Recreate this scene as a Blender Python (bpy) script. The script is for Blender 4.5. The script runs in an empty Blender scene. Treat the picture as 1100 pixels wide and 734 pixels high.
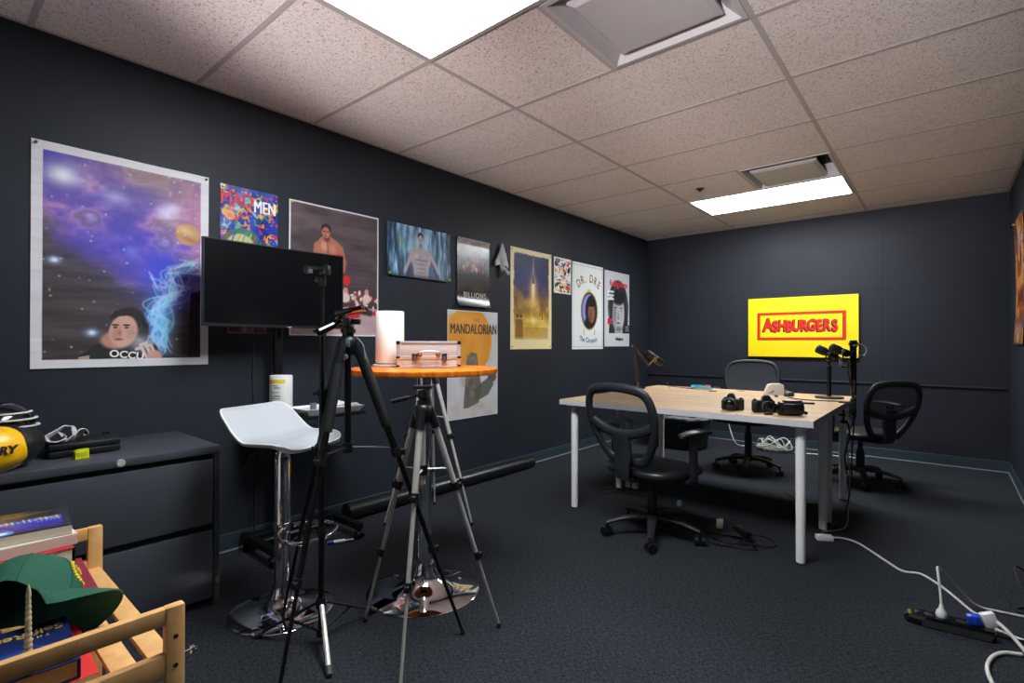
import bpy, bmesh, math, random
import numpy as np
from mathutils import Vector, Matrix, Euler
R = math.radians
PI = math.pi
sc = bpy.context.scene
COL = sc.collection

# ------------------------------------------------------------------ camera
H, D, W, YF = 2.465, 6.229, 3.393, -1.7        # ceiling height, back wall, right wall, front wall
cam_d = bpy.data.cameras.new('camera')
cam = bpy.data.objects.new('camera', cam_d); COL.objects.link(cam)
cam_d.sensor_width = 36.0; cam_d.lens = 17.997; cam_d.clip_start = 0.02; cam_d.clip_end = 60
def cam_matrix():
    yaw, pitch, roll = R(40.2565), R(0.2085), R(0.119)
    c, s = math.cos(yaw), math.sin(yaw)
    fw, rt, up = Vector((-s, c, 0)), Vector((c, s, 0)), Vector((0, 0, 1))
    f2 = fw * math.cos(pitch) + up * math.sin(pitch)
    u2 = up * math.cos(pitch) - fw * math.sin(pitch)
    r3 = rt * math.cos(roll) + u2 * math.sin(roll)
    u3 = u2 * math.cos(roll) - rt * math.sin(roll)
    m = Matrix((r3, u3, -f2)).transposed().to_4x4()
    m.translation = (2.961, 0.0, 1.125)
    return m
cam.matrix_world = cam_matrix()
sc.camera = cam

# ------------------------------------------------------------------ light and exposure
PANEL = 22.0            # radiance of the two ceiling panels
FAR, NEAR = 490, 18    # added fill spots standing in for bounced flash, aimed at the ceiling, watts
WORLD_FILL = 0.3             # world fill light through the opening added behind the camera
w = bpy.data.worlds.new('world'); sc.world = w; w.use_nodes = True
bg = w.node_tree.nodes['Background']
bg.inputs[0].default_value = (0.95, 0.97, 1.0, 1); bg.inputs[1].default_value = WORLD_FILL
def area_light(name, loc, direction, sx, sy, power, col=(1, 1, 1)):
    d = bpy.data.lights.new(name, 'AREA'); d.shape = 'RECTANGLE'; d.size = sx; d.size_y = sy
    d.energy = power; d.color = col
    o = bpy.data.objects.new(name, d); COL.objects.link(o)
    o.location = loc; o.rotation_euler = Vector(direction).to_track_quat('-Z', 'Y').to_euler()
    return o
def spot_light(name, loc, target, angle, power, col=(1, 1, 1), radius=0.15):
    d = bpy.data.lights.new(name, 'SPOT'); d.energy = power; d.color = col; d.spot_size = R(angle); d.spot_blend = 1.0; d.shadow_soft_size = radius
    o = bpy.data.objects.new(name, d); COL.objects.link(o); o.location = loc
    o.rotation_euler = (Vector(target) - Vector(loc)).to_track_quat('-Z', 'Y').to_euler(); return o
FILL_COL = (1.0, 0.955, 0.955)
for x, k in ((0.95, 0.9), (2.45, 1.25)):  # unseen spots behind the camera, added to brighten the ceiling
    spot_light('ceiling_fill_spot', (x, -1.55, 1.3), (x, 2.9, 2.66), 31, FAR * k, FILL_COL)
spot_light('ceiling_fill_spot', (1.1, -1.0, 0.95), (1.0, 0.55, 2.46), 96, NEAR, FILL_COL)
vs = sc.view_settings
sc.display_settings.display_device = 'sRGB'
vs.view_transform = 'Standard'; vs.look = 'None'; vs.gamma = 1.0; vs.use_curve_mapping = False
vs.exposure = 0.52
sc.cycles.use_denoising = True
sc.cycles.max_bounces = 10; sc.cycles.diffuse_bounces = 6; sc.cycles.glossy_bounces = 4
sc.cycles.transparent_max_bounces = 12
sc.cycles.sample_clamp_indirect = 6.0
sc.cycles.caustics_reflective = False; sc.cycles.caustics_refractive = False

# ------------------------------------------------------------------ materials
def lin(c):
    return tuple((x / 12.92 if x <= 0.04045 else ((x + 0.055) / 1.055) ** 2.4) for x in [v / 255 for v in c])
MATS = {}
def mat(name, rgb, rough=0.5, metal=0.0, noise=0.0, nscale=40, bump=0.0, bscale=200, coat=0.0, spec=0.5, emit=0.0, alpha=1.0, trans=0.0, aniso=None):
    """rgb: sRGB 0-255"""
    if name in MATS: return MATS[name]
    m = bpy.data.materials.new(name); m.use_nodes = True
    nt = m.node_tree; b = nt.nodes['Principled BSDF']
    c = lin(rgb) + (1,)
    b.inputs['Base Color'].default_value = c
    b.inputs['Roughness'].default_value = rough; b.inputs['Metallic'].default_value = metal
    b.inputs['Specular IOR Level'].default_value = spec
    b.inputs['Coat Weight'].default_value = coat
    if trans: b.inputs['Transmission Weight'].default_value = trans
    if alpha < 1: b.inputs['Alpha'].default_value = alpha
    tc = nt.nodes.new('ShaderNodeTexCoord')
    if noise:
        n = nt.nodes.new('ShaderNodeTexNoise'); n.inputs['Scale'].default_value = nscale; n.inputs['Detail'].default_value = 4
        vec = tc.outputs['Object']
        if aniso:
            mp = nt.nodes.new('ShaderNodeMapping'); mp.inputs['Scale'].default_value = aniso
            nt.links.new(vec, mp.inputs['Vector']); vec = mp.outputs['Vector']
        nt.links.new(vec, n.inputs['Vector'])
        mr = nt.nodes.new('ShaderNodeMapRange'); mr.inputs['From Min'].default_value = 0.3; mr.inputs['From Max'].default_value = 0.7
        mr.inputs['To Min'].default_value = 1 - noise; mr.inputs['To Max'].default_value = 1 + noise
        nt.links.new(n.outputs['Fac'], mr.inputs['Value'])
        mx = nt.nodes.new('ShaderNodeVectorMath'); mx.operation = 'SCALE'; mx.inputs[0].default_value = c[:3]
        nt.links.new(mr.outputs['Result'], mx.inputs['Scale']); nt.links.new(mx.outputs[0], b.inputs['Base Color'])
    if bump:
        n = nt.nodes.new('ShaderNodeTexNoise'); n.inputs['Scale'].default_value = bscale; n.inputs['Detail'].default_value = 3
        nt.links.new(tc.outputs['Object'], n.inputs['Vector'])
        bp = nt.nodes.new('ShaderNodeBump'); bp.inputs['Strength'].default_value = bump; bp.inputs['Distance'].default_value = 0.002
        nt.links.new(n.outputs['Fac'], bp.inputs['Height']); nt.links.new(bp.outputs['Normal'], b.inputs['Normal'])
    if emit:
        b.inputs['Emission Color'].default_value = c; b.inputs['Emission Strength'].default_value = emit
    MATS[name] = m
    return m
def attr_mat(name, rough=0.45, spec=0.4, coat=0.0):
    """printed sheet: the print is stored per vertex"""
    if name in MATS: return MATS[name]
    m = bpy.data.materials.new(name); m.use_nodes = True
    nt = m.node_tree; b = nt.nodes['Principled BSDF']
    a = nt.nodes.new('ShaderNodeAttribute'); a.attribute_name = 'print'
    nt.links.new(a.outputs['Color'], b.inputs['Base Color'])
    b.inputs['Roughness'].default_value = rough; b.inputs['Specular IOR Level'].default_value = spec
    b.inputs['Coat Weight'].default_value = coat; b.inputs['Coat Roughness'].default_value = 0.2
    MATS[name] = m
    return m
def wall_mat(name, axis, seam, phase, rgb, hseam=None, rgb2=None):
    """dark painted panelling: fine woven relief and panel joints every `seam` metres along `axis`"""
    m = bpy.data.materials.new(name); m.use_nodes = True; nt = m.node_tree; N = nt.nodes; L = nt.links
    b = N['Principled BSDF']; b.inputs['Roughness'].default_value = 0.5; b.inputs['Specular IOR Level'].default_value = 0.18
    tc = N.new('ShaderNodeTexCoord'); sp = N.new('ShaderNodeSeparateXYZ'); L.new(tc.outputs['Object'], sp.inputs[0])
    def math_(op, a, bb=None, c=None):
        n = N.new('ShaderNodeMath'); n.operation = op
        for i, v in enumerate((a, bb, c)):
            if v is None: continue
            if isinstance(v, (int, float)): n.inputs[i].default_value = v
            else: L.new(v, n.inputs[i])
        return n.outputs[0]
    t = math_('SUBTRACT', sp.outputs[axis], phase); t = math_('DIVIDE', t, seam)
    t = math_('ABSOLUTE', math_('SUBTRACT', math_('FRACT', t), 0.5)); 
    line = math_('GREATER_THAN', t, 0.5 - 0.0025 / seam)
    if hseam:
        h = math_('LESS_THAN', math_('ABSOLUTE', math_('SUBTRACT', sp.outputs['Z'], hseam)), 0.003)
        line = math_('MAXIMUM', line, h)
    mp = N.new('ShaderNodeMapping'); mp.inputs['Scale'].default_value = (60, 60, 260); L.new(tc.outputs['Object'], mp.inputs[0])
    n1 = N.new('ShaderNodeTexNoise'); n1.inputs['Scale'].default_value = 1.0; n1.inputs['Detail'].default_value = 4; L.new(mp.outputs[0], n1.inputs['Vector'])
    n2 = N.new('ShaderNodeTexNoise'); n2.inputs['Scale'].default_value = 2.2; n2.inputs['Detail'].default_value = 5; L.new(tc.outputs['Object'], n2.inputs['Vector'])
    hgt = math_('SUBTRACT', n1.outputs['Fac'], math_('MULTIPLY', line, 1.5))
    bp = N.new('ShaderNodeBump'); bp.inputs['Strength'].default_value = 0.35; bp.inputs['Distance'].default_value = 0.0015
    L.new(hgt, bp.inputs['Height']); L.new(bp.outputs[0], b.inputs['Normal'])
    k = math_('MULTIPLY_ADD', n2.outputs['Fac'], 0.5, 0.75); k = math_('MULTIPLY', k, math_('SUBTRACT', 1.0, math_('MULTIPLY', line, 0.35)))
    mx = N.new('ShaderNodeVectorMath'); mx.operation = 'SCALE'; mx.inputs[0].default_value = lin(rgb)
    L.new(k, mx.inputs['Scale']); L.new(mx.outputs[0], b.inputs['Base Color'])
    return m
def carpet_mat():
    m = bpy.data.materials.new('carpet'); m.use_nodes = True; nt = m.node_tree; N = nt.nodes; L = nt.links
    b = N['Principled BSDF']; b.inputs['Roughness'].default_value = 0.95; b.inputs['Specular IOR Level'].default_value = 0.15
    tc = N.new('ShaderNodeTexCoord')
    mp = N.new('ShaderNodeMapping'); mp.inputs['Scale'].default_value = (260, 70, 1); L.new(tc.outputs['Object'], mp.inputs[0])
    n1 = N.new('ShaderNodeTexNoise'); n1.inputs['Scale'].default_value = 1.0; n1.inputs['Detail'].default_value = 3; L.new(mp.outputs[0], n1.inputs['Vector'])
    mp2 = N.new('ShaderNodeMapping'); mp2.inputs['Scale'].default_value = (60, 240, 1); L.new(tc.outputs['Object'], mp2.inputs[0])
    n2 = N.new('ShaderNodeTexNoise'); n2.inputs['Scale'].default_value = 1.0; n2.inputs['Detail'].default_value = 3; L.new(mp2.outputs[0], n2.inputs['Vector'])
    ad = N.new('ShaderNodeMath'); ad.operation = 'MULTIPLY'; L.new(n1.outputs['Fac'], ad.inputs[0]); L.new(n2.outputs['Fac'], ad.inputs[1])
    cr = N.new('ShaderNodeValToRGB'); e = cr.color_ramp.elements
    e[0].position = 0.10; e[0].color = lin((6, 8, 11)) + (1,); e[1].position = 0.42; e[1].color = lin((64, 69, 76)) + (1,)
    L.new(ad.outputs[0], cr.inputs[0]); L.new(cr.outputs[0], b.inputs['Base Color'])
    bp = N.new('ShaderNodeBump'); bp.inputs['Strength'].default_value = 0.9; bp.inputs['Distance'].default_value = 0.004
    L.new(ad.outputs[0], bp.inputs['Height']); L.new(bp.outputs[0], b.inputs['Normal'])
    return m
def ceiling_mat():
    m = bpy.data.materials.new('ceiling_tile'); m.use_nodes = True; nt = m.node_tree; N = nt.nodes; L = nt.links
    b = N['Principled BSDF']; b.inputs['Roughness'].default_value = 0.95; b.inputs['Specular IOR Level'].default_value = 0.1
    tc = N.new('ShaderNodeTexCoord')
    n1 = N.new('ShaderNodeTexNoise'); n1.inputs['Scale'].default_value = 130; n1.inputs['Detail'].default_value = 2.5; n1.inputs['Distortion'].default_value = 1.2
    L.new(tc.outputs['Object'], n1.inputs['Vector'])
    cr = N.new('ShaderNodeValToRGB'); e = cr.color_ramp.elements
    e[0].position = 0.34; e[0].color = lin((150, 138, 136)) + (1,); e[1].position = 0.45; e[1].color = lin((232, 221, 218)) + (1,)
    L.new(n1.outputs['Fac'], cr.inputs[0]); L.new(cr.outputs[0], b.inputs['Base Color'])
    bp = N.new('ShaderNodeBump'); bp.inputs['Strength'].default_value = 0.4; bp.inputs['Distance'].default_value = 0.002
    L.new(cr.outputs[0], bp.inputs['Height']); L.new(bp.outputs[0], b.inputs['Normal'])
    return m
def wood_mat(name, dark, light, scale, stretch, rough=0.45):
    m = bpy.data.materials.new(name); m.use_nodes = True; nt = m.node_tree; N = nt.nodes; L = nt.links
    b = N['Principled BSDF']; b.inputs['Roughness'].default_value = rough
    tc = N.new('ShaderNodeTexCoord'); mp = N.new('ShaderNodeMapping'); mp.inputs['Scale'].default_value = stretch
    L.new(tc.outputs['Object'], mp.inputs[0])
    n1 = N.new('ShaderNodeTexNoise'); n1.inputs['Scale'].default_value = scale; n1.inputs['Detail'].default_value = 6; n1.inputs['Distortion'].default_value = 0.4
    L.new(mp.outputs[0], n1.inputs['Vector'])
    cr = N.new('ShaderNodeValToRGB'); e = cr.color_ramp.elements
    e[0].position = 0.3; e[0].color = lin(dark) + (1,); e[1].position = 0.7; e[1].color = lin(light) + (1,)
    L.new(n1.outputs['Fac'], cr.inputs[0]); L.new(cr.outputs[0], b.inputs['Base Color'])
    return m
def mesh_fabric(name, rgb, fac):
    """open-weave chair mesh: threads over holes"""
    m = bpy.data.materials.new(name); m.use_nodes = True; nt = m.node_tree; N = nt.nodes; L = nt.links
    b = N['Principled BSDF']; b.inputs['Base Color'].default_value = lin(rgb) + (1,); b.inputs['Roughness'].default_value = 0.6
    b.inputs['Alpha'].default_value = fac
    return m

M_wall_l = wall_mat('wall_paint_side', 'Y', 1.2415, 1.281, (43, 48, 56))
M_wall_b = wall_mat('wall_paint_end', 'X', 1.22, 0.05, (43, 46, 54), hseam=1.675)
M_carpet = carpet_mat(); M_ceil = ceiling_mat()
M_base = mat('baseboard_paint', (52, 66, 74), 0.35)
M_caulk = mat('caulk', (150, 156, 165), 0.6)
M_tbar = mat('grid_paint', (178, 170, 168), 0.6)
M_white_metal = mat('white_metal', (250, 249, 246), 0.4)
M_black = mat('black_plastic', (18, 19, 21), 0.38, noise=0.1, nscale=30)
M_black_soft = mat('black_rubber', (14, 15, 16), 0.7)
M_black_gloss = mat('black_gloss', (10, 11, 13), 0.12, coat=0.5)
M_black_metal = mat('black_metal', (20, 21, 23), 0.35, metal=0.4)
M_chair = mat('chair_plastic', (34, 38, 42), 0.42, bump=0.15, bscale=600)
M_leather = mat('chair_vinyl', (30, 34, 38), 0.36, bump=0.2, bscale=250)
M_mesh = mesh_fabric('chair_mesh', (30, 35, 40), 0.62)
M_chrome = mat('chrome', (225, 225, 228), 0.06, metal=1.0)
M_silver = mat('silver_tube', (206, 203, 196), 0.36, metal=0.35)
M_alu = mat('brushed_aluminium', (186, 187, 190), 0.5, metal=0.0, spec=0.3, noise=0.06, nscale=60, aniso=(1, 1, 12))
M_cab = mat('cabinet_paint', (62, 66, 73), 0.42, bump=0.05, bscale=500)
M_orange = wood_mat('orange_wood', (205, 92, 12), (248, 140, 40), 6, (1, 9, 1), 0.25)
M_oak = wood_mat('oak_veneer', (172, 134, 96), (232, 204, 166), 2.2, (.7, 26, 8), 0.45)
M_bamboo = wood_mat('bamboo', (212, 160, 98), (230, 182, 120), 4.0, (6, 6, 6), 0.4)
M_tedge = mat('table_edge', (206, 203, 204), 0.45)
M_tedge_side = M_tedge
M_white = mat('white_plastic', (232, 232, 228), 0.4)
M_whitevinyl = mat('white_vinyl', (176, 181, 187), 0.35, bump=0.06, bscale=180)
M_paper = mat('paper_towel', (244, 240, 232), 0.9, bump=0.4, bscale=160)
M_pages = mat('book_pages', (228, 216, 192), 0.85, noise=0.12, nscale=8, aniso=(1, 1, 60))
M_cord_w = mat('white_cord', (220, 218, 212), 0.5)
M_cord_b = mat('black_cord', (14, 14, 15), 0.5)
M_lamp = mat('panel_diffuser', (246, 251, 255), 0.5, emit=PANEL)
M_green = mat('cap_twill', (22, 84, 62), 0.85, noise=0.12, nscale=120, bump=0.25, bscale=500)
M_yellow = mat('yellow_vinyl', (252, 190, 10), 0.35)
M_print_satin = attr_mat('print_satin', 0.5)
M_print_gloss = attr_mat('print_gloss', 0.25, 0.5, 0.35)

# ------------------------------------------------------------------ object helpers
def _world(o):
    m = Matrix.LocRotScale(o.location, o.rotation_euler, o.scale)
    return _world(o.parent) @ m if o.parent else m
def obj(name, bm, m, parent=None, world=False, smooth=None, loc=None):
    """link bm as ONE mesh object. world=True: verts are in room coordinates; smooth: auto smooth angle in degrees"""
    if isinstance(bm, bpy.types.Mesh): me = bm
    else:
        if world and parent is not None: bmesh.ops.transform(bm, matrix=_world(parent).inverted(), verts=bm.verts)
        bmesh.ops.recalc_face_normals(bm, faces=bm.faces)
        me = bpy.data.meshes.new(name); bm.to_mesh(me); bm.free()
    if m is not None and not me.materials: me.materials.append(m)
    if smooth:
        me.polygons.foreach_set('use_smooth', [True] * len(me.polygons))
        me.set_sharp_from_angle(angle=R(smooth))
    o = bpy.data.objects.new(name, me); COL.objects.link(o)
    if parent is not None: o.parent = parent
    if loc is not None: o.location = loc
    return o
def tag(o, label, cat, group=None, kind=None):
    o['label'] = label; o['category'] = cat
    if group: o['group'] = group
    if kind: o['kind'] = kind
    return o
def thing(name, label, cat, loc=(0, 0, 0), rotz=0.0, group=None):
    o = bpy.data.objects.new(name, None); COL.objects.link(o); o.empty_display_size = 0.05
    o.location = loc; o.rotation_euler = (0, 0, rotz)
    return tag(o, label, cat, group)
def struct(name, bm, m, smooth=None):
    o = obj(name, bm, m, smooth=smooth); o['kind'] = 'structure'; return o
def solo(name, bm, m, label, cat, base, group=None, smooth=None):
    """a thing that is one mesh: verts given in room coordinates, origin moved to base"""
    bmesh.ops.translate(bm, vec=-Vector(base), verts=bm.verts)
    return tag(obj(name, bm, m, smooth=smooth, loc=base), label, cat, group)
def dup(root, loc, rotz, label, group=None):
    r = root.copy(); COL.objects.link(r); r.location = loc; r.rotation_euler = (0, 0, rotz); r['label'] = label
    if group: r['group'] = group
    def rec(src, dst):
        for ch in list(src.children):
            c = ch.copy(); COL.objects.link(c); c.parent = dst; rec(ch, c)
    rec(root, r)
    return r

def BM(): return bmesh.new()
def xf(bm, verts, m): bmesh.ops.transform(bm, matrix=m, verts=verts)
def box(bm, lo, hi, bev=0.0, seg=2, m=None):
    lo, hi = Vector(lo), Vector(hi)
    r = bmesh.ops.create_cube(bm, size=1.0); vs_ = r['verts']
    d = hi - lo
    for v in vs_: v.co = Vector(((v.co.x + .5) * d.x + lo.x, (v.co.y + .5) * d.y + lo.y, (v.co.z + .5) * d.z + lo.z))
    if bev > 0:
        es = list({e for v in vs_ for e in v.link_edges})
        rr = bmesh.ops.bevel(bm, geom=es, offset=bev, segments=seg, profile=0.5, affect='EDGES')
        vs_ = list({v for f in rr['faces'] for v in f.verts} | {v for v in vs_ if v.is_valid})
    if m is not None: xf(bm, vs_, m)
    return vs_
def obox(bm, center, size, rot=(0, 0, 0), bev=0.0, seg=2):
    s = Vector(size) / 2
    return box(bm, -s, s, bev, seg, Matrix.Translation(Vector(center)) @ Euler(rot).to_matrix().to_4x4())
def ring_loft(bm, rings, close=False, cap=True):
    """rings: lists of Vectors of equal length -> tube surface"""
    vr = [[bm.verts.new(p) for p in r] for r in rings]; n = len(vr[0]); k = len(vr)
    for i in range(k if close else k - 1):
        a, b = vr[i], vr[(i + 1) % k]
        for j in range(n):
            bm.faces.new((a[j], a[(j + 1) % n], b[(j + 1) % n], b[j]))
    if cap and not close:
        bm.faces.new(list(reversed(vr[0]))); bm.faces.new(vr[-1])
    return [v for r in vr for v in r]
def frames(pts, closed=False):
    n = len(pts); T = []
    for i in range(n):
        a = pts[(i - 1) % n] if (closed or i > 0) else pts[i]; b = pts[(i + 1) % n] if (closed or i < n - 1) else pts[i]
        t = (b - a); T.append(t.normalized() if t.length > 1e-9 else Vector((0, 0, 1)))
    up = Vector((0, 0, 1)) if abs(T[0].z) < 0.9 else Vector((1, 0, 0))
    N0 = (up - T[0] * up.dot(T[0])).normalized(); out = []
    for t in T:
        N0 = (N0 - t * N0.dot(t)); N0 = N0.normalized() if N0.length > 1e-6 else t.orthogonal().normalized()
        out.append((N0.copy(), t.cross(N0).normalized()))
    return out
def tube(bm, pts, r, n=8, closed=False, flat=1.0, nrm=None):
    """r: radius or list; flat: ratio of the section across; nrm: fixed section normal"""
    pts = [Vector(p) for p in pts]; fr = frames(pts, closed); rings = []
    for i, p in enumerate(pts):
        a, b = fr[i]
        if nrm is not None:
            t = a.cross(b); a = Vector(nrm); a = (a - t * a.dot(t)).normalized(); b = t.cross(a)
        rr = r[i] if isinstance(r, (list, tuple)) else r
        rings.append([p + (a * math.cos(2 * PI * k / n) * rr * flat + b * math.sin(2 * PI * k / n) * rr) for k in range(n)])
    return ring_loft(bm, rings, closed)
def rod(bm, a, b, r0, r1=None, n=12): return tube(bm, [a, b], [r0, r0 if r1 is None else r1], n)
def lathe(bm, prof, c=(0, 0, 0), n=32, m=None):
    """prof: (radius, z) list"""
    c = Vector(c); rings = []
    for r, z in prof:
        rings.append([c + Vector((max(r, 1e-4) * math.cos(2 * PI * k / n), max(r, 1e-4) * math.sin(2 * PI * k / n), z)) for k in range(n)])
    v = ring_loft(bm, rings)
    if m is not None: xf(bm, v, m)
    return v
def ball(bm, c, r, m=None, u=20, v=12):
    r3 = (r, r, r) if isinstance(r, (int, float)) else r
    q = bmesh.ops.create_uvsphere(bm, u_segments=u, v_segments=v, radius=1.0)['verts']
    mm = Matrix.Translation(Vector(c)) @ (m if m is not None else Matrix.Identity(4)) @ Matrix.Diagonal((*r3, 1))
    xf(bm, q, mm); return q
def prism(bm, poly, z0, z1, m=None):
    a = [bm.verts.new((x, y, z0)) for x, y in poly]; b = [bm.verts.new((x, y, z1)) for x, y in poly]; n = len(a)
    bm.faces.new(list(reversed(a))); bm.faces.new(b)
    for i in range(n): bm.faces.new((a[i], a[(i + 1) % n], b[(i + 1) % n], b[i]))
    v = a + b
    if m is not None: xf(bm, v, m)
    return v
def cr(pts, n=8, closed=False):
    """Catmull-Rom through pts"""
    P = [Vector(p) for p in pts]; out = []; k = len(P)
    for i in range(k if closed else k - 1):
        p0 = P[(i - 1) % k] if (closed or i > 0) else P[0] * 2 - P[1]; p1 = P[i]; p2 = P[(i + 1) % k]
        p3 = P[(i + 2) % k] if (closed or i + 2 < k) else P[-1] * 2 - P[-2]
        for j in range(n):
            t = j / n
            out.append(0.5 * ((2 * p1) + (p2 - p0) * t + (2 * p0 - 5 * p1 + 4 * p2 - p3) * t * t + (3 * p1 - p0 - 3 * p2 + p3) * t ** 3))
    if not closed: out.append(P[-1])
    return out
def basis(x, y, z, o=(0, 0, 0)):
    m = Matrix((Vector(x), Vector(y), Vector(z))).transposed().to_4x4(); m.translation = Vector(o); return m
def along(a, b):
    """matrix placing local +Z from a towards b"""
    a, b = Vector(a), Vector(b); q = (b - a).to_track_quat('Z', 'Y')
    return Matrix.Translation(a) @ q.to_matrix().to_4x4()
WL = lambda y, z, x=0.0: basis((0, 1, 0), (0, 0, 1), (1, 0, 0), (x, y, z))          # facing into the room from the left wall
WB = lambda x, z, y=D: basis((1, 0, 0), (0, 0, 1), (0, -1, 0), (x, y, z))            # from the back wall
WR = lambda y, z, x=W: basis((0, -1, 0), (0, 0, 1), (-1, 0, 0), (x, y, z))           # from the right wall
def text_bm(bm, s, size, m, bold=0.0, depth=0.0008, align='CENTER', sx=1.0, shear=0.0, spacing=1.0):
    if bold and 'M' in s:                                           # the outline offset closes the notch of an M: thicken by shifted copies
        for q, dx in enumerate((-1, 0, 1)): text_bm(bm, s, size, m @ Matrix.Translation((dx * size * .018, 0, q * .00005)), 0.0, depth, align, sx, shear, spacing)
        return
    cu = bpy.data.curves.new('lettering', 'FONT'); cu.body = s; cu.size = size; cu.extrude = depth / 2; cu.offset = bold
    cu.align_x = align; cu.align_y = 'CENTER'; cu.shear = shear; cu.space_character = spacing; cu.resolution_u = 4
    o = bpy.data.objects.new('lettering', cu); COL.objects.link(o)
    bpy.context.view_layer.update()
    me = bpy.data.meshes.new_from_object(o.evaluated_get(bpy.context.evaluated_depsgraph_get()))
    bpy.data.objects.remove(o); bpy.data.curves.remove(cu)
    n0 = len(bm.verts); bm.from_mesh(me); bpy.data.meshes.remove(me); bm.verts.ensure_lookup_table()
    v = bm.verts[n0:]
    xf(bm, v, m @ Matrix.Diagonal((sx, 1, 1, 1)))
    return v
def letters(s, size, m, col, parent, bold=0.0, depth=0.0008, world=True, **k):
    b = BM(); text_bm(b, s, size, m, bold, depth, **k)
    return obj('lettering', b, mat('ink_%d_%d_%d' % col, col, 0.5), parent, world=world)

# ------------------------------------------------------------------ the room
b = BM(); box(b, (0, YF, -0.08), (W, D, 0)); struct('floor', b, M_carpet)
b = BM(); box(b, (-0.1, YF, 0), (0, D, H + 0.2)); struct('wall_left', b, M_wall_l)
b = BM(); box(b, (-0.1, D, 0), (W + 0.1, D + 0.1, H + 0.2)); struct('wall_back', b, M_wall_b)
b = BM(); box(b, (W, YF, 0), (W + 0.1, D, H + 0.2)); struct('wall_right', b, M_wall_l)
b = BM()                                                           # front wall behind the camera with an unseen opening added to let light in
box(b, (0, YF - 0.1, 0), (0.9, YF, H + 0.2)); box(b, (2.7, YF - 0.1, 0), (W, YF, H + 0.2)); box(b, (0.9, YF - 0.1, 2.1), (2.7, YF, H + 0.2))
struct('wall_front', b, M_wall_b)
GX = [0, 1.092, 1.726, 2.360, W]; G0, GP = 0.329, 0.634
GY = [YF] + [G0 + GP * k for k in range(-3, 10)] + [D]
LIGHTS = [(0.963, 1.597), (4.767, 5.401)]; VENTS = [(1.597, 2.231), (4.133, 4.767)]
def is_hole(i, j):
    xa, ya = GX[i], GY[j]
    for a, c in LIGHTS:
        if abs(ya - a) < .01 and i in (1, 2): return True
    for a, c in VENTS:
        if abs(ya - a) < .01 and i == 2: return True
    return False
b = BM(); vv = {}
def gv(i, j):
    if (i, j) not in vv: vv[i, j] = b.verts.new((GX[i], GY[j], H))
    return vv[i, j]
for i in range(len(GX) - 1):
    for j in range(len(GY) - 1):
        if not is_hole(i, j): b.faces.new((gv(i, j), gv(i, j + 1), gv(i + 1, j + 1), gv(i + 1, j)))
r_ = bmesh.ops.extrude_face_region(b, geom=list(b.faces))
bmesh.ops.translate(b, vec=(0, 0, 0.02), verts=[e for e in r_['geom'] if isinstance(e, bmesh.types.BMVert)])
struct('ceiling', b, M_ceil)
b = BM(); box(b, (-0.1, YF - 0.1, H + 0.16), (W + 0.1, D + 0.1, H + 0.2)); struct('roof_slab', b, mat('plenum', (30, 28, 26), 0.9))
b = BM(); tw = 0.012
for x in (1.092, 2.360): box(b, (x - tw, YF, H - 0.0016), (x + tw, D, H + 0.002))
for y in GY[1:-1]: box(b, (0, y - tw, H - 0.0013), (W, y + tw, H + 0.002))
for a, c in VENTS: box(b, (1.726 - tw, a, H - 0.001), (1.726 + tw, c, H + 0.002))
for x0, x1 in ((0, 0.02), (W - 0.02, W)): box(b, (x0, YF, H - 0.0008), (x1, D, H + 0.002))
box(b, (0, D - 0.02, H - 0.0007), (W, D, H + 0.002))
struct('trim_1', b, M_tbar)
b = BM(); box(b, (0, YF, 0.008), (0.012, D, 0.097), 0.004); struct('baseboard_left', b, M_base)
b = BM(); box(b, (0.012, D - 0.012, 0.008), (W - 0.012, D, 0.097), 0.004); struct('baseboard_back', b, M_base)
b = BM(); box(b, (W - 0.012, YF, 0.008), (W, D, 0.097), 0.004); struct('baseboard_right', b, M_base)
b = BM(); box(b, (0.0, YF, 0), (0.014, D, 0.009)); struct('trim_2', b, M_caulk)
b = BM(); box(b, (0.014, D - 0.014, 0), (W - 0.014, D, 0.009)); struct('trim_3', b, M_caulk)
b = BM(); box(b, (W - 0.014, YF, 0), (W, D, 0.009)); struct('trim_4', b, M_caulk)
b = BM(); box(b, (0.03, D - 0.016, 0.727), (W - 0.03, D, 0.742), 0.003); struct('trim_5', b, mat('ledge_paint', (40, 44, 54), 0.4))

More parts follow.
